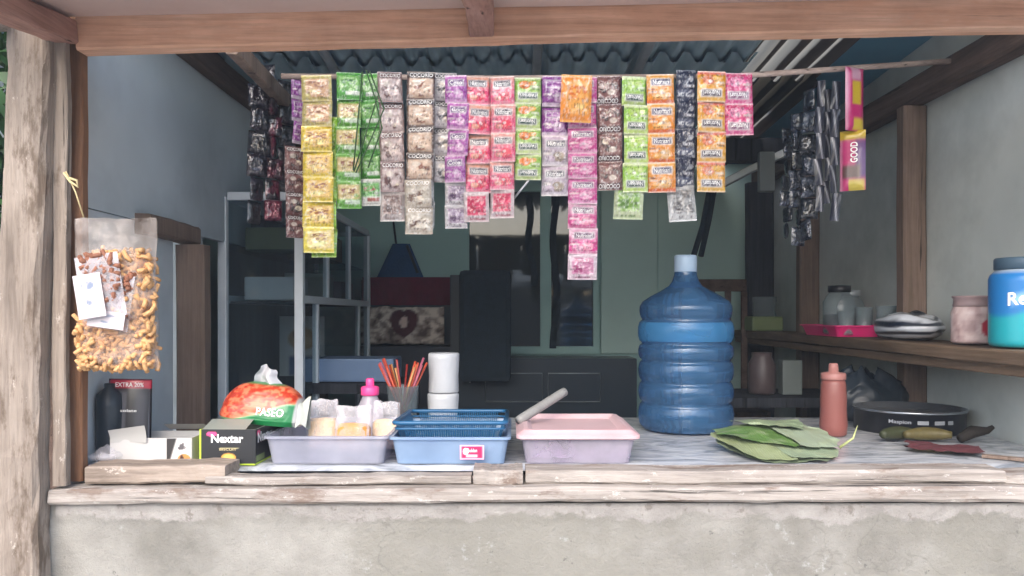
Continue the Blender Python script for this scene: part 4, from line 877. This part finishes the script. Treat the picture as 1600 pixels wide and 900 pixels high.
# ------------------------------------------------------------------ right part of the counter
t_ = thing('sauce_bottle', 'slim pink plastic sauce bottle standing before the dark tin', 'bottle', (.928, 2.31, .998))
MB().lathe([(.030, 0), (.036, .005), (.0385, .03), (.036, .075), (.0365, .11), (.034, .15), (.030, .166)], 30).build('bottle_body', G['bottle_pink'], t_)
MB().lathe([(.034, .162), (.0345, .165), (.0345, .178), (.032, .181), (.014, .184), (.013, .205), (.010, .209)], 28).build('cap', plain('cap_salmon', 'a06e68', .4, .05, 9, .02), t_)
t_ = thing('biscuit_tin', 'round black tin with white lettering by the right wall', 'tin', (1.205, 2.43, .998))
MB().lathe([(.150, 0), (.154, .003), (.154, .058), (.157, .060), (.157, .064)], 56, caps=(True, False)).build('tin_body', plain('tin_black', '14171f', .35, .1, 8, .04), t_)
MB().lathe([(.158, .063), (.159, .066), (.158, .069), (.153, .069), (.150, .055), (.0, .054)], 56, caps=(False, False)).build('rim', plain('tin_rim', '9aa0a8', .25, .1, 10, .02, metal=.8), t_)
def onr(a0, a1, z0, z1, r=.1552): return lambda a, b_: (r*np.cos(a0+(a1-a0)*a), r*np.sin(a0+(a1-a0)*a), z0+(z1-z0)*b_)
mb = MB(); mb.text('Maspion', onr(R(224), R(246), .032, .046), 0, lin('8a8e96'), .02); mb.build('lettering', G['card_print'], t_)
for a0, a1 in ((252, 263), (269, 280), (284, 291)):
    mb = MB(); mb.grid(onr(R(a0), R(a1), .034, .045), 8, 2, col=lin('84888e')); mb.build('label_patch', G['card_print'], t_)
for k, (x, y, rz_, s_) in enumerate(((1.06, 2.21, 12, .9), (1.135, 2.195, -4, 1.0))):
    mb = MB(); pts = []; rr_ = []
    for i in range(11): q = i/10; a = (q-.5)*1.5; pts.append((.09*math.sin(a)*s_, -.02+.022*math.cos(a*2), .02)); rr_.append(.004+.0155*math.sin(math.pi*min(max(q, .05), .95))**.5)
    mb.tube(pts, rr_, 6); tag(mb.build('banana', plain('banana_'+'ab'[k], ('363b26', '5a5230')[k], .5, .25, 20, .1, dirt='3a321c'), None, (x, y, 1.0), (0, 0, R(rz_))), ('unripe green banana lying before the black tin', 'yellow banana lying to the right of the green one')[k], 'banana', 'bananas by the tin')
MB and tag(MB().tube([(0, 0, .012), (.04, .01, .03), (.075, .0, .035), (.09, .0, .045)], [.012, .018, .010, .006], 8).build('banana_stalk', G['banana_stem'], None, (1.215, 2.17, .998)), 'blackened banana stalk beside the yellow banana', 'stalk')
mb = MB(); mb.grid(lambda u, v: ((u-.5)*.17+.03*(fbm(v*4, 1, 3)-.5), (v-.5)*.12+.03*(fbm(u*5, 2, 5)-.5), .003+.016*fbm(u*5, v*5, 3)), 24, 18); tag(mb.build('red_rag', G['red_cloth'], None, (1.10, 2.04, .998), (0, 0, R(-30))), 'small dark red rag spread flat on the counter', 'rag')
tag(MB().box(-.09, .09, -.011, .011, 0, .008, bev=.002).build('wooden_stick', G['jamb_wood'], None, (1.22, 1.90, .999), (0, 0, R(-38))), 'pale wooden stick lying at the right end of the counter', 'stick')
# dark carrier bag behind
mb = MB(); mb.fix = False
mb.grid(lambda u, v: ((.02+.11*np.sin((v*.85+.15)*3.1416)**.7)*np.cos(u*6.2832)*(.6+.8*fbm(np.cos(u*6.2832)*3+5, v*5+np.sin(u*6.2832)*3, 3)), .07*np.sin((v*.85+.15)*3.1416)**.7*np.sin(u*6.2832)*(.6+.8*fbm(np.cos(u*6.2832)*3+9, v*5+np.sin(u*6.2832)*3, 6)), .17*v*(.7+.6*fbm(np.cos(u*6.2832)*2+3, np.sin(u*6.2832)*2+3, 8))), 48, 24)
tag(mb.build('black_bag', G['black_plastic'], None, (1.17, 2.66, .99)), 'black plastic bag slumped behind the pink sauce bottle', 'plastic bag')

# ------------------------------------------------------------------ shelf on the right
ZS = 1.2665
t_ = thing('drink_canister', 'blue and turquoise plastic canister with a grey lid on the shelf', 'canister', (1.275, 1.99, ZS))
def cp(a, z):
    v = z/.19; th = (a-math.pi*1.5)
    c = np.tile(lin('2270b0'), (len(a), 1)); c = mixc(c, np.clip((.50+.07*np.sin(th*2+1)-v)*18, 0, 1), '1f98a4'); c = mixc(c, np.clip(1-np.abs(v-.72-.12*th)/.10, 0, 1)*(th > -.9)*.7, 'a8d4f0')
    return mixc(c, np.clip((v-.96)*20, 0, 1), 'a9b4ba')
zs = [0, .004]+[.012+i*.0075 for i in range(22)]+[.178, .186, .194]
prof = [(.068, 0), (.076, .004)]+[(.079, q) for q in zs[2:-3]]+[(.075, .180), (.066, .190), (.060, .194)]
MB().lathe(prof, 64, paint=cp).build('canister_body', G['gloss_print'], t_)
MB().lathe([(.062, .192), (.067, .194), (.067, .218), (.064, .222), (.0, .222)], 40, caps=(False, False)).build('lid', plain('lid_slate', '3d5262', .5, .06, 8, .04), t_)
def onc(a0, a1, z0, z1, r=.0802): return lambda a, b_: (r*np.cos(a0+(a1-a0)*a), r*np.sin(a0+(a1-a0)*a), z0+(z1-z0)*b_+.012*a)
mb = MB(); mb.text('Refresh', onc(R(212), R(300), .102, .135), 0, WHITE, .02); mb.build('lettering', G['card_print'], t_)
t_ = thing('candy_jar', 'clear jar with a pinkish lid and red label beside the blue canister', 'jar', (1.285, 2.235, ZS))
def jp(a, z):
    c = np.tile(lin('c4a8a6'), (len(a), 1)); n = fbm(a*4, z*50, 3); c = mixc(c, np.clip((n-.5)*6, 0, 1)*.6, 'e4d2cc'); c = mixc(c, np.clip((.4-n)*8, 0, 1)*.5, '8a6a68'); return mixc(c, np.clip((1-((a-math.pi*1.62)/.5)**2-((z-.045)/.026)**2)*4, 0, 1), 'b82a40')
MB().lathe([(.046, 0), (.052, .004)]+[(.053, .008+i*.006) for i in range(14)]+[(.048, .1), (.044, .104)], 48, paint=jp).build('jar_body', G['gloss_print'], t_)
MB().lathe([(.046, .103), (.049, .105), (.047, .112), (.046, .124), (.050, .128), (.050, .133), (.0, .133)], 40, caps=(False, False)).build('lid', plain('lid_mauve', '9a8484', .45, .06, 10, .04), t_)
# striped plastic bundle
def sp(u, v): return mixc(np.tile(lin('c8ccd2'), (len(u), 1)), np.clip((np.sin((v*9+1.4*fbm(u*5, v*4, 2))*6.28*.55)-.0)*4, 0, 1), '1c2230')
mb = MB(); mb.fix = False
mb.grid(lambda u, v: ((.095*np.sin(v*3.1416)**.6)*np.cos(u*6.2832)*(.8+.4*fbm(u*6, v*3, 3)), .13*np.sin(v*3.1416)**.6*np.sin(u*6.2832)*(.85+.3*fbm(u*6, 2, 4)), .085*(1-np.cos(v*3.1416))/2*(.75+.45*fbm(u*5, v*5, 6))), 40, 24, paint=lambda u, v: sp(u, v))
tag(mb.build('striped_bag', G['foil_print'], None, (1.255, 2.53, ZS)), 'folded black and white striped plastic bag on the shelf', 'plastic bag')
# pink tray with glassware
t_ = thing('pink_tray', 'bright pink plastic tray carrying glass jars on the shelf', 'tray', (1.255, 3.03, ZS))
mb = MB(); V = []; F = []; prof = [(.085, .16, 0), (.098, .175, .036), (.105, .182, .036), (.105, .182, .041), (.094, .171, .041), (.082, .156, .004)]
for q in prof: V += rr(*q)
for j in range(len(prof)-1): F += [[j*n+k, j*n+(k+1) % n, (j+1)*n+(k+1) % n, (j+1)*n+k] for k in range(n)]
F += [list(range(n))[::-1], [(len(prof)-1)*n+k for k in range(n)]]; mb.add(V, F); mb.build('tray_body', plain('tray_pink', 'e02a78', .4, .06, 8, .04), t_)
def jar(label, x, y, r, h_, lid=None, dark=False, z=ZS+.006):
    t_ = thing('glass_jar', label, 'glass jar', (x, y, z), group='glass jars on the shelf')
    pr_ = [(r*.85, 0), (r, .006), (r, h_*.72), (r*.8, h_*.86), (r*.62, h_*.92), (r*.62, h_)]
    if not lid: pr_ = [(r*.8, 0), (r*.86, .004), (r, h_), (r*.95, h_), (r*.8, .008)]
    MB().lathe(pr_, 28, caps=(True, bool(lid))).build('jar_body', G['jar_glass'], t_)
    if dark: MB().lathe([(r*.8, .004), (r*.94, .01), (r*.94, h_*.45), (.0, h_*.46)], 24, caps=(True, False)).build('syrup', G['black_plastic'], t_)
    if lid: MB().lathe([(r*.66, h_*.95), (r*.7, h_*.96), (r*.7, h_+.016), (.0, h_+.018)], 24, caps=(False, False)).build('lid', G[lid], t_)
jar('tall glass jar with a black lid and dark contents in the pink tray', 1.215, 2.97, .058, .165, 'black_cap', True)
jar('rounded glass jar at the back of the pink tray', 1.30, 3.07, .05, .15, 'galvanised')
jar('clear drinking glass at the front right of the pink tray', 1.275, 2.90, .032, .10)
jar('clear drinking glass beside the black lidded jar', 1.205, 2.885, .030, .085)
jar('clear drinking glass next to the striped bag', 1.31, 2.80, .034, .11, z=ZS+.001)
t_ = thing('food_tub', 'small clear tub with a green box at the far end of the shelf', 'food tub', (1.23, 3.9, ZS))
MB().box(-.08, .07, -.07, .07, 0, .07, bev=.01).build('tub_body', plain('dull_green', '6c7a50', .5, .1, 10, .1), t_)
MB().lathe([(.05, .07), (.055, .075), (.055, .14), (.058, .142), (.058, .165), (.0, .166)], 24, caps=(False, False)).build('jar_body', G['jar_glass'], t_)
# things under the shelf, dim
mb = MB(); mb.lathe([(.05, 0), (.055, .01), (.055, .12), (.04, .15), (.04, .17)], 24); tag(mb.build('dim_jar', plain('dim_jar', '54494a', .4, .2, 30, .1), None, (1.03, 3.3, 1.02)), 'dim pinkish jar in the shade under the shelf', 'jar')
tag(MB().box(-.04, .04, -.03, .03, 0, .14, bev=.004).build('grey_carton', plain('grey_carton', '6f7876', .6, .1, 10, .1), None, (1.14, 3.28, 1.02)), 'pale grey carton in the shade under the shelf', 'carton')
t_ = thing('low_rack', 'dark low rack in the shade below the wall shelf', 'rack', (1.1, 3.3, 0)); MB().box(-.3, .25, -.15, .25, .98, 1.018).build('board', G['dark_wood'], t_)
for sx in (-.28, .23):
    for sy in (-.13, .23): MB().box(sx-.02, sx+.02, sy-.02, sy+.02, 0, .98).build('leg', G['dark_wood'], t_)

# ------------------------------------------------------------------ display cabinet
t_ = thing('display_cabinet', 'aluminium framed glass display cabinet behind the counter, left', 'display cabinet', (-.875, 3.45, 0))
x0, x1, y0, y1, z0, z1 = -.135, .132, -.65, .65, .75, 1.775; r = .017
def bar(a, b_, nm='frame_bar', s_=.030):
    mb = MB(); a = Vector(a); b_ = Vector(b_); lo = [min(p, q)-s_/2 for p, q in zip(a, b_)]; hi = [max(p, q)+s_/2 for p, q in zip(a, b_)]
    mb.box(lo[0], hi[0], lo[1], hi[1], lo[2], hi[2], bev=.002); mb.build(nm, G['aluminium'], t_)
for xx in (x0, x1):
    for yy in (y0, y1): bar((xx, yy, .016), (xx, yy, z1-.032))
    for zz_ in (z0, 1.40, z1-.015): bar((xx, y0+.032, zz_), (xx, y1-.032, zz_), s_=.028)
for yy in (y0, y1):
    for zz_ in (z0, z1-.015): bar((x0+.032, yy, zz_), (x1-.032, yy, zz_), s_=.028)
for zz_, yy in ((1.585, -.25), (1.585, .18)): bar((x1, yy, 1.42), (x1, yy, z1-.035), s_=.022)
for yy in (-.42, .4): bar((x1, yy, z0+.02), (x1, yy, 1.38), s_=.022)
for zz_ in (z0+.02, 1.39): MB().box(x0+.018, x1-.018, y0+.018, y1-.018, zz_-.004, zz_+.004).build('shelf', G['dark_wood'], t_)
MB().box(x0+.018, x1-.018, y0+.018, y1-.018, z1-.01, z1-.004).build('top', G['aluminium'], t_)
MB().box(x0-.002, x0+.002, y0+.018, y1-.018, .1, z1-.03).build('back_panel', G['dark_wood'], t_)
MB().box(x1+.001, x1+.004, y0+.018, y1-.018, z0, z1-.03).build('glass_pane', G['thin_glass'], t_)
MB().box(x0+.018, x1-.018, y0-.002, y0+.002, z0, z1-.03).build('glass_pane', G['thin_glass'], t_)
def cbox(name, label, x, y, z, w_, d_, h_, mat, cat='box'): return tag(MB().box(-w_/2, w_/2, -d_/2, d_/2, 0, h_, bev=.006).build(name, G[mat] if isinstance(mat, str) else mat, None, (x, y, z)), label, cat)
cbox('olive_box', 'olive green box on the top shelf of the display cabinet', -.875, 3.0, 1.58, .2, .16, .085, plain('olive', '6c7048', .6, .15, 10, .1))
MB().box(x0+.018, x1-.018, y0+.018, y1-.018, 1.570, 1.577).build('shelf', G['thin_glass'], t_)
cbox('white_tub', 'white plastic tub on the middle shelf of the display cabinet', -.875, 2.98, 1.398, .18, .2, .085, 'white_plastic', 'tub')
mb = MB(); mb.grid(lambda u, v: ((u-.5)*.18, .01*np.sin(u*3), v*.24), 26, 30, paint=lambda u, v: mixc(mixc(mixc(np.tile(lin('b9b4b0'), (len(u), 1)), ell(u, v, .5, .62, .34, .2), 'a8845a'), rect(u, v, .2, .9, 0, .33, .05), '34507a'), ell(u, v, .4, .7, .12, .1), '6a4a34'))
tag(mb.build('printed_poster', G['paper_print'], None, (-.84, 3.2, 1.10)), 'printed sheet in brown and blue inside the display cabinet', 'poster')
cbox('brown_carton', 'brown carton on the upper shelf of the display cabinet, towards the back', -.87, 3.55, 1.58, .17, .3, .11, plain('brown_card', '8a7258', .8, .12, 8, .1), 'carton')
cbox('pale_tin', 'pale square tin on the middle shelf behind the white tub', -.86, 3.4, 1.398, .16, .2, .12, plain('pale_tin', 'a8b0a8', .5, .1, 8, .1), 'tin')
cbox('grey_packet', 'grey packet on the middle shelf at the back of the display cabinet', -.86, 3.8, 1.398, .16, .26, .10, plain('grey_packet', '8c8f96', .6, .12, 14, .2), 'packet')
cbox('storage_box', 'long slate blue storage box between cabinet and straws', -.62, 3.15, 1.09, .34, .22, .088, plain('slate_blue', '6d86a8', .4, .06, 8, .05))
t2 = thing('side_table', 'dark table under the slate blue storage box', 'table', (-.6, 3.15, 0)); MB().box(-.2, .22, -.16, .16, 1.05, 1.088).build('table_top', G['dark_wood'], t2)
for sx in (-.18, .2):
    for sy in (-.14, .14): MB().box(sx-.02, sx+.02, sy-.02, sy+.02, 0, 1.05).build('leg', G['dark_wood'], t2)

# ------------------------------------------------------------------ back of the room
t_ = thing('low_cupboard', 'black low cupboard with two panelled doors under the window', 'cupboard', (.12, 4.2, 0))
MB().box(-.45, .52, -.1, .17, 0, 1.12, bev=.004).build('body', G['black_lacquer'], t_)
for xa, xb in ((-.255, .035), (.065, .33)):
    d_ = MB().box(xa, xb, -.112, -.101, .90, 1.045, bev=.003).build('door_panel', G['black_lacquer'], t_)
    mb = MB(); mb.tube([(xa, -.114, .90), (xb, -.114, .90), (xb, -.114, 1.045), (xa, -.114, 1.045), (xa, -.114, .90)], .0035, 6); mb.build('moulding', G['galvanised'], t_)
t_ = thing('padded_chair', 'dark padded chair standing before the window', 'chair', (-.13, 3.85, 0))
mb = MB(); mb.box(-.125, .125, 0, .05, 1.02, 1.56, bev=.024); mb.build('backrest', G['dark_fabric'], t_); MB().box(-.2, .17, -.42, .0, .72, .79, bev=.03).build('seat', G['dark_fabric'], t_)
for sx in (-.17, .14):
    for sy in (-.38, .02): MB().tube([(sx, sy, 0), (sx, sy, .74)], .014, 8).build('leg', G['black_plastic'], t_)
t_ = thing('wooden_chair', 'brown slatted wooden chair behind the water jug', 'chair', (1.03, 3.95, 0))
MB().box(-.13, .13, 0, .03, 1.46, 1.52, bev=.004).build('top_rail', G['rafter_wood'], t_)
for x in (-.12, -.04, .04, .12): MB().box(x-.014, x+.014, .006, .024, .9, 1.46).build('slat', G['rafter_wood'], t_)
MB().box(-.15, .15, -.3, .02, .86, .9).build('seat', G['rafter_wood'], t_)
for sx in (-.13, .13):
    for sy in (-.28, .0): MB().box(sx-.015, sx+.015, sy-.015, sy+.015, 0, .86).build('leg', G['rafter_wood'], t_)
t_ = thing('cloth_shelf', 'dark shelf unit behind the cabinet draped with maroon cloth', 'shelf unit', (-.54, 4.25, 0))
MB().box(-.26, .22, -.1, .14, 0, 1.18, bev=.004).build('body', plain('slate_dark', '2e3440', .6, .1, 6, .1), t_); MB().box(.22, .29, -.12, .14, 0, 1.55, bev=.004).build('side_panel', G['black_lacquer'], t_)
MB().box(-.27, .215, .04, .14, 1.182, 1.53, bev=.004).build('back_board', G['black_lacquer'], t_)
mb = MB(); mb.grid(lambda u, v: (-.26+u*.475, .03-.012*np.sin(u*26)*v-.02*v, 1.545-v*.15), 60, 10); tag(mb.build('maroon_cloth', G['maroon_cloth'], None, (-.54, 4.25, 0)), 'maroon cloth hanging over the dark shelf unit', 'cloth')
def cup_(u, v):
    n = fbm(u*14, v*8, 3); c = np.tile(lin('9a8a80'), (len(u), 1)); c = mixc(c, np.clip((n-.5)*8, 0, 1), 'd8ccc0'); c = mixc(c, np.clip((.42-n)*9, 0, 1), '5a4844'); hx = (u-.52)/.17; hy = (v-.52)/.36
    c = mixc(c, np.clip((1-hx**2-(hy-.35*np.abs(hx)**.7)**2)*6, 0, 1), '4a1420'); return mixc(c, ell(u, v, .52, .58, .05, .16), 'd0b8ac')
mb = MB(); mb.weld = 2e-4
for sg in (1, -1): mb.grid(lambda u, v: ((u-.5)*.44, -sg*.045*np.sin(u*3.1416)**.4*np.sin(v*3.1416)**.4*(.8+.4*fbm(u*6, v*4, 2)), v*.20+.015*fbm(u*7, 1, 3)), 44, 26, paint=cup_)
tag(mb.build('patterned_bag', G['matt_print'], None, (-.56, 4.12, 1.185)), 'patterned cloth bag with a dark heart on the shelf unit', 'bag')
t_ = thing('blue_bag', 'dark blue bag hanging on the teal wall beside the cabinet', 'bag', (-.60, 4.36, 1.52))
mb = MB(); mb.fix = False
for sg in (1, -1): mb.grid(lambda u, v: ((u-.5)*(.30-.20*v), -sg*.04*np.sin(u*3.1416)**.6*(1-v*.6)*np.clip(v/.1, 0, 1)**.5, v*.21), 14, 14)
mb.build('bag_body', G['bag_blue'], t_); mb = MB(); mb.tube([(-.03, 0, .2), (-.05, .02, .34)], .006, 6); mb.tube([(.03, -.02, .2), (.09, -.035, .05)], .008, 6); mb.build('strap', G['dark_fabric'], t_)
tag(MB().tube([(0, 0, .36), (.004, -.01, .22), (.02, -.01, .1), (.022, 0, 0)], .004, 6).build('power_cable', G['white_plastic'], None, (-.235, 4.06, 1.0)), 'white cable hanging down beside the black cupboard', 'cable')
tag(MB().box(-.035, .035, -.02, .02, -.09, .09, bev=.006).build('meter_box', plain('box_grey', '7d8486', .5, .08, 8, .05), None, (1.15, 3.62, 1.99)), 'grey box fixed high on the dark beam at the back', 'box')
for k, (a, b_) in enumerate(((P(1108, 300, 3.9), P(1082, 405, 3.9)), (P(1118, 285, 3.95), P(1095, 400, 3.9)))):
    tag(MB().tube([a, ((a[0]+b_[0])/2+.01, a[1], (a[2]+b_[2])/2), b_], .014, 8).build('black_strap', G['dark_fabric']), ('left one of two black straps slanting above the jug', 'right one of two black straps slanting above the jug')[k], 'strap')
tag(MB().box(-1.1, 3.2, 0, 4, -.001, .004).build('floor', plain('floor_cement', 'a2a4a2', .8, .12, 3, .2), None, (-1.2, 1.9, 0)), kind='structure')
# ------------------------------------------------------------------ thin scattering volume added round everything to imitate a lens veil
hz = MB().box(-31, 31, -31, 31, -1, 7.5).build('veil_haze', None)
hm = bpy.data.materials.new('veil_volume'); hm.use_nodes = True; t = hm.node_tree; t.nodes.clear(); o_ = t.nodes.new('ShaderNodeOutputMaterial'); v_ = t.nodes.new('ShaderNodeVolumePrincipled')
v_.inputs['Color'].default_value = (.86, .92, 1, 1); v_.inputs['Density'].default_value = .011; v_.inputs['Anisotropy'].default_value = .2; t.links.new(v_.outputs[0], o_.inputs['Volume'])
hz.data.materials.clear(); hz.data.materials.append(hm); tag(hz, 'thin scattering volume added to lift the blacks like a lens veil', 'veil_haze', kind='stuff')
